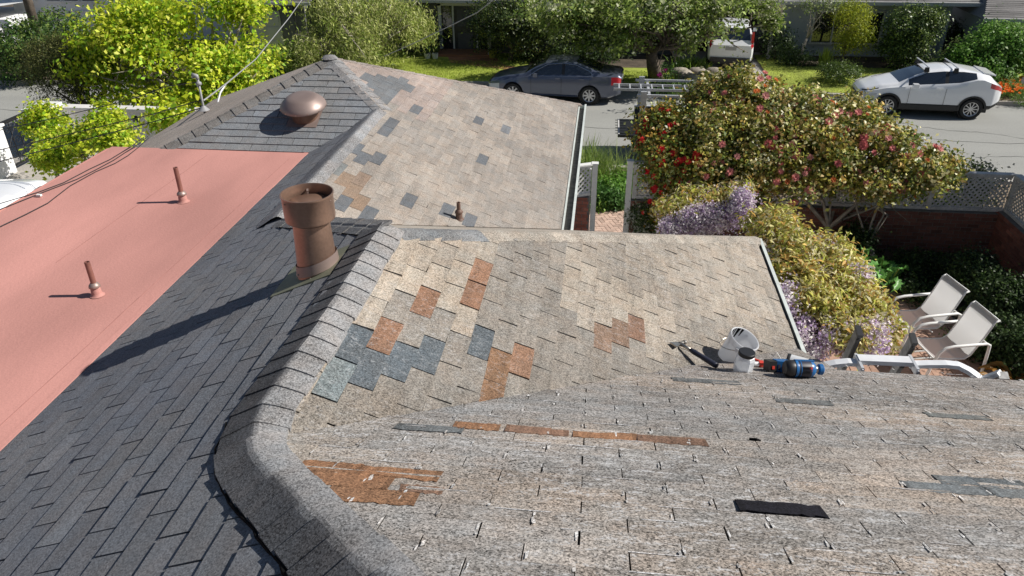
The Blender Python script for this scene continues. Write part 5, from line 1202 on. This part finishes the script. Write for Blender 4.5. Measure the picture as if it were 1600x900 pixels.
q = atZ(1594,152,.12); t = thing('yard_sign', 'small grey hexagonal yard sign among the poppies', 'sign', tuple(q)); MB().tube([q, q+np.array([0,0,.5])], .01, 5).build('stake', 'iron', t); MB().lathe([(0,.01),(.15,.01),(.15,-.01)], q+np.array([0,0,.6]), Matrix.Rotation(R(75),3,'X'), n=8).build('plate', 'greyw', t)
for px_, lb in ((668,'left one of two small white pots beside the front door steps'),(680,'right one of two small white pots beside the front door steps')):
    q = atZ(px_,91,.12); t = thing('plant_pot', lb, 'pot', tuple(q)); MB().lathe([(0,0),(.12,0),(.15,.22),(.13,.22),(.12,.18),(0,.18)], q, n=16).build('pot', 'white', t, smooth=True, ang=40); crown('foliage', t, [(tuple(q+np.array([0,0,.32])),(.14,.14,.14))], 250, .06, .03, [(.05,.1,.03)], per=12, csz=.05)
q = atZ(770,90,.12); t = thing('plant_pot', 'dull yellow pot right of the front door', 'pot', tuple(q)); MB().lathe([(0,0),(.15,0),(.19,.34),(.16,.34),(.15,.28),(0,.28)], q, n=16).build('pot', 'yellow', t, smooth=True, ang=40)

tree('leafy_shrub', 'light green shrub below the pale garage door, left of the weeping tree', 'shrub', [pl(452,92,26,16,29.6,.8),pl(425,102,20,12,29.4,.7)], 4500, .13, .06, [(.30,.40,.06),(.2,.3,.05)], (-14.2,29.9,.1), .05, per=20, csz=.12, tn=6)
# --- camellias on our side
CAM1 = [(.24,.27,.05),(.42,.38,.07),(.12,.17,.035),(.50,.35,.11),(.32,.32,.06),(.62,.57,.30)]
t = thing('camellia', 'tall camellia covered in pink flowers over the patio wall', 'bush', (4.6,14.2,.8))
lbs = [pl(1168,150,50,34,15.8,.9),pl(1190,205,62,52,15.2,1.1),pl(1265,192,50,38,15.2,1.0),pl(1325,200,48,34,15.1,1.0),pl(1365,232,60,34,14.7,.9),pl(1425,255,44,30,14.4,.8),pl(1465,268,24,18,14.4,.5),pl(1290,250,90,40,14.5,1.0),pl(1130,225,52,50,14.8,1.0),pl(1210,272,78,32,14.2,.7),pl(1120,180,42,44,15.8,.9),pl(1380,282,60,22,14.1,.6),pl(1130,280,56,28,14.0,.4)]
crown('crown', t, lbs, 88000, .088, .055, CAM1, 'gloss', per=20, csz=.09, jit=.42, up=.4, inner=.15, bunch=20, bs=.2)
limbs(t, (4.55,13.9,.8), [l[0]-np.array([0,0,.2]) for l in lbs[:7]], .075, 'palebark', fork=.28, wob=.16); limbs(t, (5.3,13.8,.8), [lbs[5][0],lbs[11][0],lbs[4][0],lbs[7][0]], .06, 'palebark', name='limb', fork=.2, wob=.2); limbs(t, (3.1,14.0,.8), [lbs[9][0],lbs[1][0],lbs[8][0]], .06, 'bark', name='limb', fork=.35)
flowers(t, flower_pts(lbs, 150), .075, [(.72,.27,.25),(.75,.36,.33),(.62,.18,.18)])
flowers(t, flower_pts(lbs, 70, face=(.3,-.5,.8)), .05, [(.62,.19,.045),(.5,.14,.04)], name='faded_bloom')
t = thing('camellia', 'shorter camellia with vivid red flowers spilling over the gate lattice', 'bush', (1.5,15.2,.1))
lbr = [pl(1045,215,42,36,15.2,.7),pl(1035,268,24,46,14.4,.4),pl(1068,262,46,50,14.5,.6),pl(1100,215,35,38,15.7,.6),pl(1035,325,26,34,14.1,.3),pl(1090,275,40,40,14.3,.5),pl(1012,212,20,24,15.5,.4)]
crown('crown', t, lbr, 24000, .085, .055, [(.20,.26,.045),(.32,.34,.05),(.12,.18,.035),(.42,.34,.06),(.38,.40,.15),(.42,.25,.05)], 'gloss', per=18, csz=.09, jit=.4, up=.4, inner=.12, bunch=14, bs=.22)
limbs(t, (1.55,15.1,.1), [l[0] for l in lbr], .05, 'bark', fork=.35)
flowers(t, flower_pts(lbr, 85, face=(-.3,-.8,.5)), .065, [(.66,.03,.035),(.72,.06,.05),(.58,.03,.04)])
tw = MB()
for k in range(26):
    s_ = atY(1085+rng.uniform(-25,25), 195, 15.6); e = s_+np.array([rng.normal(0,.35), rng.normal(0,.2), rng.uniform(.1,.5)]); tw.tube([s_, (s_+e)/2+rng.normal(0,.06,3), e], [.012,.008,.003], 4)
tw.build('bare_twigs', 'palebark', t)
tree('white_flower_bush', 'small dark bush dotted with white blooms against the lattice post right of the gate', 'bush', [pl(1000,340,16,24,14.3,.25),pl(1008,360,16,14,14.2,.25)], 2200, .06, .03, [(.10,.15,.05),(.06,.1,.03),(.55,.55,.45)], (1.0,14.3,.7), .02, per=16, csz=.07, tn=4)
tree('corner_climber', 'white-flowered climber through the lattice near the wall corner', 'bush', [pl(1530,285,22,22,15.2,.45),pl(1520,310,16,14,15.1,.3)], 2000, .07, .045, [(.12,.18,.05),(.08,.13,.04),(.6,.58,.5)], (7.5,15.2,.1), .03, per=18, csz=.1, tn=5)
tree('corner_climber', 'sparse pinkish climber over the right lattice at the photo edge', 'bush', [(( 8.3,13.6,2.2),(.3,.6,.3))], 700, .07, .03, [(.4,.25,.25),(.2,.2,.1)], (8.4,13.5,.1), .02, per=14, csz=.12, tn=4)
tree('street_side_shrub', 'bright green growth seen through the back lattice openings', 'bush', [((5.9,15.6,1.3),(1.4,.4,.7)),((7.3,15.7,1.2),(.8,.4,.6))], 6000, .09, .05, [(.22,.34,.06),(.12,.2,.04)], (6.2,15.6,.1), .04, per=20, csz=.12, tn=5)
# --- wisterias
WIS = [(.56,.52,.14),(.66,.60,.24),(.42,.41,.09),(.74,.68,.40),(.60,.38,.11),(.50,.56,.11)]
PUR = [(.70,.60,.69),(.84,.77,.81),(.50,.37,.58),(.88,.85,.84)]
def wisteria(label, base, lobes, plob, n, npur, r0, posts):
    t = thing('wisteria', label, 'climber', base)
    _, cc = crown('foliage', t, lobes, n, .115, .034, WIS, 'leaf', per=26, csz=.075, jit=.42, up=.8, inner=.1, droop=.35, spread=.6, bunch=14, bs=.2)
    crown('blossom', t, plob, npur, .042, .034, PUR, 'petal', per=60, csz=.045, jit=.25, up=.2, inner=.4, hang=.28, spread=1.2)
    crown('blossom', t, lobes, npur//3, .045, .03, [(.70,.62,.55),(.74,.70,.58),(.62,.5,.64)], 'petal', per=50, csz=.05, jit=.25, up=.2, inner=.2, hang=.2, spread=1.2)
    idx = rng.choice(len(cc), 14, replace=False); limbs(t, base, cc[idx], r0, 'bark', fork=.6, wob=.15)
    for pp in posts: MB().tube([pp, (pp[0]+.03, pp[1], pp[2]+.9), (pp[0]-.02, pp[1], 2.3)], .045, 8).build('stem', 'bark', t, smooth=True)
    return t
wisteria('small wisteria with purple racemes hanging in front of the brick wall', (2.2,13.6,.8), [pl(1068,322,32,10,13.3,.4),pl(1105,306,36,9,13.4,.4),pl(1150,296,20,6,13.3,.3),pl(1045,330,16,9,13.2,.25)],
         [pl(1112,332,38,12,12.75,.2),pl(1158,318,15,22,12.7,.2),pl(1050,350,16,7,12.7,.15),pl(1085,338,25,9,12.75,.2)], 6000, 22000, .05, [(2.4,13.6,.8)])
wisteria('large yellow-green wisteria mounded beside the roof edge with purple blossom below', (2.9,9.4,.8),
         [pl(1203,362,26,18,11.2,.4),pl(1232,390,40,28,10.8,.5),pl(1255,435,46,36,10.2,.6),pl(1290,415,34,30,10.8,.5),pl(1308,462,44,32,9.9,.6),pl(1348,490,34,30,9.7,.5),pl(1265,480,34,26,9.4,.45),pl(1318,512,38,20,9.2,.4),pl(1380,520,18,18,9.4,.3),pl(1225,350,22,10,11.6,.3)],
         [pl(1300,515,42,18,9.0,.3),pl(1350,520,34,16,9.0,.3),pl(1240,505,26,26,9.0,.3),pl(1262,538,24,12,8.9,.25),pl(1225,470,20,26,9.3,.3),pl(1335,430,26,10,10.0,.25),pl(1215,395,18,16,10.6,.25),pl(1290,380,20,10,10.9,.25)], 42000, 28000, .07, [(2.85,9.35,.8),(3.15,9.6,.8)])
tree('shade_tree', 'leafy tree beyond the right wall whose shade falls on the patio, outside the photo', 'tree', [((11.6,14.6,4.6),(1.6,1.2,1.2)),((11.2,13.6,4.2),(1.2,.8,1.0))], 9000, .16, .10, [(.12,.2,.04)], (11.4,11.6,0), .12, per=24, csz=.2, tn=8)
# --- big-leaved plant and shade plants
t = thing('rhubarb_plant', 'lush plant with very large green crinkled leaves in the corner of the patio', 'plant', tuple(atZ(1365,425,.8)))
for k in range(64):
    px_, py_ = rng.uniform(1328,1412), rng.uniform(380,445); py_ = max(py_, 372+(px_-1318)*.55); zz = .95+rng.uniform(0,.45); p = atZ(px_, min(py_,450), zz); a = rng.uniform(0, 2*math.pi); b = MB(); Lf, Wf = rng.uniform(.20,.36), rng.uniform(.13,.22); V = []; F = []
    rt = Matrix.Rotation(a, 3, 'Z') @ Matrix.Rotation(rng.uniform(-.3,.9), 3, 'Y') @ Matrix.Rotation(rng.normal(0,.45), 3, 'X'); c = jitc((.15,.36,.08) if k % 3 else (.24,.48,.13), .15)
    for i in range(9):
        u = i/8; wv = Wf*math.sin(math.pi*min(1, u*.9+.1))**.6*(1-u*.35)*(1+.22*math.cos(i*math.pi))
        for j in (-1, -.5, 0, .5, 1): v = rt @ Vector((Lf*u, wv*j*.5, .05*abs(j)+.02*math.sin(i*2.3+j*3)-.12*u*u)); V.append((p[0]+v.x, p[1]+v.y, p[2]+v.z))
    F = [(i*5+j, i*5+j+1, i*5+j+6, i*5+j+5) for i in range(8) for j in range(4)]; b.add(V, F, c); lf = b.build('leaf', 'gloss', t, smooth=True)
    if k % 2 == 0: MB().tube([(p[0], p[1], p[2]), (p[0]*.7+t.location[0]*.3, p[1]*.7+t.location[1]*.3, .85)], .012, 5, (.3,.35,.12)).build('stalk', 'leaf', t)
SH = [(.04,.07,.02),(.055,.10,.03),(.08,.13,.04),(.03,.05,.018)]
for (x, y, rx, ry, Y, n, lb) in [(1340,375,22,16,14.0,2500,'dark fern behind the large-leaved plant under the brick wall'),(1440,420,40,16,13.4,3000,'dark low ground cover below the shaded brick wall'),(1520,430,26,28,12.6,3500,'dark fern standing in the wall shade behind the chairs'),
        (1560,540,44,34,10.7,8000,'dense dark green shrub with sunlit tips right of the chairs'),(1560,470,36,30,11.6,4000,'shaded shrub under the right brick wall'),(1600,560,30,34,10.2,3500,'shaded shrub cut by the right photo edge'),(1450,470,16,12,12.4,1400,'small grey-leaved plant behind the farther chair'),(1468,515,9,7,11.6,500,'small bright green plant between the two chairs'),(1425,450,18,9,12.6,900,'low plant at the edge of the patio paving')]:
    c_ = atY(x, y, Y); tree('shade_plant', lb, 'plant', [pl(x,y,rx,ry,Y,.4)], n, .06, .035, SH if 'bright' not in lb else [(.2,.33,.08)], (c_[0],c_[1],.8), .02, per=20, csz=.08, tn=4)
t = thing('dry_leaf_plant', 'cluster of curled orange-brown dry leaves at the patio corner by the roof edge', 'plant', tuple(atZ(1570,590,.9)))
for k in range(12):
    p = atZ(rng.uniform(1545,1592), rng.uniform(583,600), 1.0); a = rng.uniform(0,6.3); V = []
    for i in range(6):
        u = i/5; 
        for j in (-1,0,1): V.append((p[0]+.28*u*math.cos(a)-j*.05*math.sin(math.pi*u*.9+.2)*math.sin(a), p[1]+.28*u*math.sin(a)+j*.05*math.sin(math.pi*u*.9+.2)*math.cos(a), p[2]+.12*math.sin(u*2.6)+.03*abs(j)))
    MB().add(V, [(i*3+j, i*3+j+1, i*3+j+4, i*3+j+3) for i in range(5) for j in range(2)], jitc((.42,.22,.05), .2)).build('leaf', 'leaf', t, smooth=True)
tag(leaf_cloud(np.stack([rng.uniform(2,7.8,9000), rng.uniform(9,14.4,9000), rng.uniform(.8,.9,9000)], 1), np.tile([0,0,1.],(9000,1)), .06, .04, np.array([(.06,.09,.03),(.04,.06,.02),(.10,.12,.04)])[rng.integers(0,3,9000)]*1.0, 'ground_cover', 'leaf', None), None, None, kind='stuff') if False else None
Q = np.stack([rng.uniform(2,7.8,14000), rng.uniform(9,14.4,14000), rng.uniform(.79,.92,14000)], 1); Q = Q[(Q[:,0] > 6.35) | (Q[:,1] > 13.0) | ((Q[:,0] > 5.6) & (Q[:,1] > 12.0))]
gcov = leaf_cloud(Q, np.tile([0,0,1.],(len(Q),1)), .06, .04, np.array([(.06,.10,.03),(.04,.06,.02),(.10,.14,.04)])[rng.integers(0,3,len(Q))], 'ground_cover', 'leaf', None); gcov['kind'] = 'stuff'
Q = np.stack([rng.uniform(-2,3,5000), rng.uniform(14.9,20.4,5000), rng.uniform(.06,.1,5000)], 1); Q = Q[[not (-.5 < q[0] < 2.1 and q[1] < 18.7) for q in Q]]
gcov = leaf_cloud(Q, np.tile([0,0,1.],(len(Q),1)), .05, .03, np.array([(.16,.13,.06),(.10,.14,.04),(.25,.2,.1)])[rng.integers(0,3,len(Q))], 'leaf_litter', 'leaf', None); gcov['kind'] = 'stuff'

# ================================================================== PATIO CHAIRS
def chair():
    t = thing('patio_chair', 'x', 'chair')
    for s in (-1, 1):
        y = s*.31
        MB().tube([(.36,y,.02),(.40,y,.06),(.36,y,.35),(.30,y,.56),(.22,y,.635),(.10,y,.655),(-.38,y,.665),(-.43,y,.64),(-.44,y,.5),(-.46,y,.06),(-.44,y,.02)], .022, 8).build('side_frame', 'white', t, smooth=True)
        MB().tube([(.36,y,.02),(-.44,y,.02)], .015, 8).build('runner', 'white', t, smooth=True)
        MB().tube([(.33,s*.27,.44),(.05,s*.27,.405),(-.14,s*.27,.40),(-.22,s*.27,.46),(-.34,s*.27,.75),(-.43,s*.27,1.00),(-.48,s*.27,1.02)], .013, 8).build('sling_rail', 'white', t, smooth=True)
    MB().tube([(.33,-.31,.44),(.33,.31,.44)], .012, 6).build('cross_bar', 'white', t, smooth=True)
    for q in ((-.44,.62,.31),(-.48,1.02,.28),(-.05,.36,.31)): MB().tube([(q[0],-q[2],q[1]),(q[0],q[2],q[1])], .012, 6).build('cross_bar', 'white', t, smooth=True)
    prof = [(.34,.445),(.22,.43),(.05,.405),(-.06,.395),(-.14,.405),(-.20,.45),(-.26,.56),(-.33,.73),(-.40,.93),(-.44,1.01),(-.49,1.015)]; V = []; F = []
    for i, (x, z) in enumerate(prof):
        for j in range(7): v = (j-3)/3; V.append((x-.0, v*.265, z-.022*(1-v*v)*(1 if i not in (0, len(prof)-1) else .3)))
    for i in range(len(prof)-1):
        for j in range(6): F.append((i*7+j, (i+1)*7+j, (i+1)*7+j+1, i*7+j+1))
    MB().add(V[:7*6], F[:30]).build('seat', 'sling', t, smooth=True)
    b = MB(); b.add(V[7*5:], [tuple(q-35 for q in f) for f in F[30:]]); b.build('backrest', 'sling', t, smooth=True)
    return t
ch = chair(); ch['label'] = 'white sling patio chair nearer to the roof edge, lower right of the pair'; ch['group'] = 'white patio chairs'; p = atZ(1463,580,.8); ch.location = (p[0], p[1], .80); ch.rotation_euler = (0,0,R(180+12)); ch.scale = (1.03,1.03,1.03)
c2_ = copy_tree(ch, label='white sling patio chair farther away, upper left of the pair'); p = atZ(1424,533,.8); c2_.location = (p[0], p[1], .80); c2_.rotation_euler = (0,0,R(180+14))

# ================================================================== LADDER WITH STABILISER AT THE EAVE
t = thing('extension_ladder', 'aluminium ladder with a curved stabiliser bar leaning on the roof edge', 'ladder', (2.2,5.6,.8))
for (xb, yb) in (((1342,518)), ((1427,530))):
    top = atY(xb, yb, 5.05); ft = np.array([top[0]+.0, top[1]+1.25, .8]); dr = unit(top-ft); n3 = np.array([1.,0,0]); up = np.cross(n3, dr); mtx = Matrix((tuple(n3), tuple(up), tuple(dr))).transposed()
    c = (top+ft)/2; ln = np.linalg.norm(top-ft); MB().box(c, (.032,.085,ln), mtx).build('ladder_rail', 'aludark', t)
    MB().box(top, (.04,.10,.03), mtx).build('rail_cap', 'black', t); MB().box(top-dr*.18+np.array([0,-.052,0]), (.028,.006,.26), mtx).build('rail_label', 'black', t)
tl = atY(1342,518,5.05); tr_ = atY(1427,530,5.05)
for k in range(1, 11):
    u = k*.3; dd = unit(np.array([0, 1.25, -(tl[2]-.8)])); a = tl+dd*u; b2 = tr_+dd*u; MB().tube([a, b2], .017, 8).build('rung', 'aludark', t, smooth=True)
Yb = 4.93
def sq(px_, Y=Yb): return [atY(x, y, Y) for x, y in px_]
L_ = sq([(1345,567),(1325,566),(1305,568),(1290,571),(1278,576),(1268,583)]); Rr = sq([(1420,570),(1450,569),(1478,569),(1497,571),(1512,576),(1526,583),(1539,592)])
Rr[-1][1] -= .14; Rr[-2][1] -= .08; Rr[-3][1] -= .03; L_[-1][1] -= .10
Rr[-1][2] = zP1(0, Rr[-1][1])+.045
def bar_path(pts, w_, h, name):
    P = []; 
    for i in range(len(pts)-1):
        for k in range(4): P.append(pts[i]+(pts[i+1]-pts[i])*k/4)
    P.append(pts[-1]); V = []; F = []
    for i, p in enumerate(P):
        d = unit(P[min(i+1,len(P)-1)]-P[max(i-1,0)]); s = unit(np.cross(d, [0,0,1.])); u = np.cross(s, d)
        for a_, b_2 in ((-1,-1),(1,-1),(1,1),(-1,1)): V.append(p+s*a_*w_/2+u*b_2*h/2)
    for i in range(len(P)-1):
        for k in range(4): F.append((i*4+k, i*4+(k+1)%4, i*4+4+(k+1)%4, i*4+4+k))
    F += [(0,1,2,3)[::-1], tuple(len(P)*4-4+k for k in range(4))]; MB().add(V, F).build(name, 'alubright', t)
bar_path(L_, .065, .03, 'stabiliser_arm'); bar_path(Rr, .065, .03, 'stabiliser_arm')
m0 = atY(1383, 565, Yb+.03); a = atY(1340,563,Yb); b2 = atY(1425,565,Yb)
MB().box(((a[0]+b2[0])/2, Yb+.0, (a[2]+b2[2])/2+.005), (abs(b2[0]-a[0]), .085, .035), Matrix.Rotation(-.02,3,'Y')).build('stabiliser_bar', 'alubright', t)
for q in (a, b2): MB().box((q[0], Yb-.03, q[2]-.01), (.02,.19,.06)).tube([(q[0],Yb-.12,q[2]),(q[0],Yb-.14,q[2])], .012, 6).build('bracket', 'alu', t)
q = Rr[-1]; MB().box((q[0]+.02, q[1]-.01, q[2]-.022), (.07,.06,.03), Matrix.Rotation(R(24), 3, 'X')).build('end_pad', 'aludark', t)

# ================================================================== TOOLS ON THE ROOF
def frame(n, x):
    n = Vector(n).normalized(); x = Vector(x); x = (x-n*x.dot(n)).normalized(); y = n.cross(x); return Matrix((x, y, n)).transposed()
N1 = (0, SL, 1); N2 = (SL, 0, 1)
# roofing hammer
ha, hb = np.array([.665,4.74,zP2(.665,0)+.035]), np.array([.905,4.50,max(zP2(.905,0),zP1(0,4.50))+.028])
t = thing('hammer', 'roofing hammer with a steel hatchet head and black grip', 'hammer', tuple(ha)); d = unit(hb-ha)
F3 = frame(N2, tuple(d))
MB().tube([ha, ha+d*.11], [.013,.012], 8).build('shank', 'steel', t, smooth=True)
MB().tube([ha+d*.10, ha+d*.13, ha+d*.2, hb-d*.02, hb], [.016,.021,.020,.023,.021], 10, flat=.9).build('grip', 'navygrip', t, smooth=True)
hd = MB(); s = np.array(F3 @ Vector((0,1,0)))
hd.tube([ha-s*.008, ha+s*.045], [.012,.012], 10).tube([ha+s*.045, ha+s*.062], [.019,.019], 12); hd.build('hammer_face', 'steel', t, smooth=True, ang=40)
u = np.array(F3 @ Vector((0,0,1))); x_ = d
V = [ha-s*.005-x_*.014+u*.006, ha-s*.005+x_*.014+u*.006, ha-s*.085+x_*.038+u*.002, ha-s*.085-x_*.030+u*.002]; V += [v-u*.009 for v in V]
MB().add(V, [(0,1,2,3),(4,7,6,5),(0,4,5,1),(1,5,6,2),(2,6,7,3),(3,7,4,0)]).build('blade', 'steel', t)
MB().tube([ha+d*.14-s*.02, ha+d*.19-s*.035, ha+d*.24-s*.02], .002, 4).build('loop', 'black', t)
# leaning white bucket
bc = np.array([1.055,4.88,zP2(1.055,0)+.0]); ax = Vector((.42,-.16,1)).normalized(); fr = ax.to_track_quat('Z','Y').to_matrix()
t = thing('bucket', 'white plastic bucket with black tar drips inside its rim, tilted on the slope', 'bucket', tuple(bc))
MB().lathe([(q*1.12,z*1.12) for q,z in [(0,.003),(.078,.0),(.082,.004),(.094,.165),(.101,.167),(.101,.178),(.097,.18),(.104,.182),(.104,.21),(.100,.214),(.095,.21),(.092,.17),(.077,.012),(0,.01)]], bc, fr, n=40).build('pail', 'wplastic', t, smooth=True, ang=40)
dr = MB()
for a, ln, wd in ((128,.10,.26),(150,.05,.2),(40,.09,.3),(56,.12,.12),(70,.07,.2),(22,.06,.2),(200,.03,.15),(100,.03,.4),(85,.03,.4)):
    V = []
    for i in range(5):
        uu = i/4; ww = wd*(1-uu*.8); r_ = .0935-.015*(uu*ln/.16)
        for sg in (-1, 1): aa = R(a)+sg*ww/2; v = fr @ Vector((r_*math.cos(aa), r_*math.sin(aa), .208-uu*ln))*1.12; V.append((bc[0]+v.x, bc[1]+v.y, bc[2]+v.z))
    dr.add(V, [(2*i,2*i+1,2*i+3,2*i+2) for i in range(4)])
dr.build('tar_drip', 'tar', t)
for a in (175, -5):
    v = fr @ Vector((.105*math.cos(R(a)), .105*math.sin(R(a)), .172))*1.12; MB().box((bc[0]+v.x, bc[1]+v.y, bc[2]+v.z), (.03,.02,.03), fr).build('handle_ear', 'wplastic', t)
pts = []
for k in range(13): a = R(175-180*k/12); v = fr @ Vector((.112*math.cos(a), .112*math.sin(a)-.0, .165-.085*math.sin(math.pi*k/12)))*1.12; pts.append((bc[0]+v.x, bc[1]-.0+v.y, bc[2]+v.z))
MB().tube([ (p[0], p[1], p[2]) for p in pts], .003, 5).build('handle', 'steel', t)
# clear jar with black lid
jc = np.array([1.075,4.475,zP1(0,4.475)+.0])
t = thing('jar', 'clear plastic six-sided jar with a black lid in front of the bucket', 'jar', tuple(jc)); fj = Matrix.Rotation(R(4), 3, 'Y')
MB().lathe([(0,.004),(.062,.0),(.068,.01),(.068,.115),(.060,.135),(.052,.14),(.052,.15)], jc, fj @ Matrix.Rotation(.3,3,'Z'), n=8).build('jar_body', 'clear', t)
MB().lathe([(0,.012),(.060,.012),(.060,.045),(0,.047)], jc, fj @ Matrix.Rotation(.3,3,'Z'), n=8).build('contents', 'wplastic' if False else 'clear', t)
MB().lathe([(.055,.142),(.057,.144),(.057,.166),(.053,.17),(0,.17)], jc, fj, n=32).build('lid', 'black', t, smooth=True, ang=40)
# caulking gun, red and white, lying behind the jar
t = thing('caulking_gun', 'red-handled caulking gun lying between the jar and the drills', 'tool', (1.2,4.62,4.55))
g0 = np.array([1.13,4.64,zP1(0,4.64)+.035]); g1 = np.array([1.33,4.66,zP1(0,4.66)+.03])
MB().tube([g0, g0+(g1-g0)*.5], .016, 10).build('tube', 'wplastic', t, smooth=True); MB().tube([g0+(g1-g0)*.5, g1+(g1-g0)*.5], .005, 6).build('rod', 'steel', t)
MB().box(g0+(g1-g0)*.55+np.array([0,0,.0]), (.03,.035,.04)).box(g0+(g1-g0)*.68+np.array([0,-.02,-.01]), (.06,.012,.018)).box(g0+(g1-g0)*.6+np.array([-.04,.05,.0]), (.07,.010,.016), Matrix.Rotation(-.6,3,'Z')).build('handle', 'redp', t)
MB().tube([g1+np.array([.0,.08,.0]), g1+np.array([.03,.09,.05]), g1+np.array([.07,.06,.0])], .003, 5).build('wire_loop', 'white', t)
# cordless drills
def drill(label, c, dirx, n=N1):
    c = np.array(c); t = thing('cordless_drill', label, 'drill', tuple(c)); fr = frame(n, dirx); P = lambda x, y, z: np.array(c)+np.array(fr @ Vector((x, y, z)))
    rx = fr @ Matrix.Rotation(R(90), 3, 'Y'); H = .062
    la = lambda pr, x, nm, m, **k: MB().lathe(pr, P(x,0,H), rx, n=28).build(nm, m, t, smooth=True, ang=35, **k)
    la([(0,-.004),(.044,.0),(.054,.010),(.058,.03),(.058,.055),(.055,.062)], -.05, 'battery', 'black')
    la([(.0595,0),(.0600,.012),(.0585,.018)], .012, 'shell_ring', 'blue')
    la([(.0575,0),(.0575,.088),(.050,.104)], .028, 'housing', 'navygrip')
    la([(.0590,0),(.0590,.006)], .044, 'shell_ring', 'blue')
    la([(.0560,0),(.053,.020),(.040,.034),(.032,.038),(.030,.036)], .118, 'nose_shell', 'blue')
    MB().box(P(.08,.0,H+.056), (.13,.035,.010), fr).build('top_rib', 'blue', t)
    la([(.027,0),(.024,.03)], .150, 'chuck', 'steel'); la([(.026,0),(.037,.007),(.038,.030),(.028,.038),(0,.038)], .176, 'chuck_ring', 'blue')
    for k in range(7): MB().box(P(.056+k*.008,-.0565,H), (.0025,.004,.05), fr).build('vent_slot', 'black', t)
    MB().box(P(.108,-.0515,H+.008), (.022,.010,.030), fr).build('badge', 'redp', t)
    MB().box(P(.04,.10,.045), (.055,.12,.05), fr @ Matrix.Rotation(-.25,3,'Z')).build('grip', 'navygrip', t); MB().box(P(.02,.17,.045), (.12,.055,.07), fr @ Matrix.Rotation(-.2,3,'Z')).build('battery_pack', 'blue', t)
    return t
drill('nearer blue and black cordless drill lying on its side with a small red badge', (1.375,4.36,zP1(0,4.36)+.004), (1,.13,-.05))
t = thing('cordless_tool', 'farther blue and black cordless tool partly behind the nearer drill', 'drill', (1.36,4.42,4.62)); fr = frame(N1, (1,.25,-.1)); P = lambda x, y, z: np.array([1.30,4.53,zP1(0,4.53)])+np.array(fr @ Vector((x, y, z)))*1.3
MB().box(P(-.02,0,.032), (.055,.09,.08), fr).build('battery', 'black', t); MB().box(P(.045,0,.036), (.11,.09,.078), fr, taper=.9).build('body', 'blue', t); MB().box(P(.03,-.0365,.032), (.06,.006,.04), fr).build('grip_panel', 'navygrip', t); MB().box(P(-.02,-.036,.03), (.018,.006,.022), fr).build('badge', 'redp', t); MB().box(P(.10,.005,.03), (.05,.045,.04), fr).build('nose', 'navygrip', t)
# white cup / roll with black rims
t = thing('roll', 'white cylindrical roll with black end rims lying behind the drills', 'roll', (1.52,4.5,4.6)); c = np.array([1.42,4.64,zP1(0,4.64)+.065]); fr = Vector((.9,-.35,-.02)).normalized().to_track_quat('Z','Y').to_matrix()
MB().lathe([(0,0),(.060,0),(.060,.14)], c, fr, n=28).build('barrel', 'wplastic', t, smooth=True, ang=40); MB().lathe([(.0,-.014),(.061,-.014),(.064,0),(.061,.01)], c, fr, n=28).build('rim', 'black', t, smooth=True, ang=40); MB().lathe([(.061,.128),(.065,.131),(.065,.146),(.061,.149),(.050,.149),(.047,.13)], c, fr, n=28).build('rim', 'black', t, smooth=True, ang=40)
MB().lathe([(0,.134),(.048,.134)], c, fr, n=28).build('end_disc', 'wplastic', t)
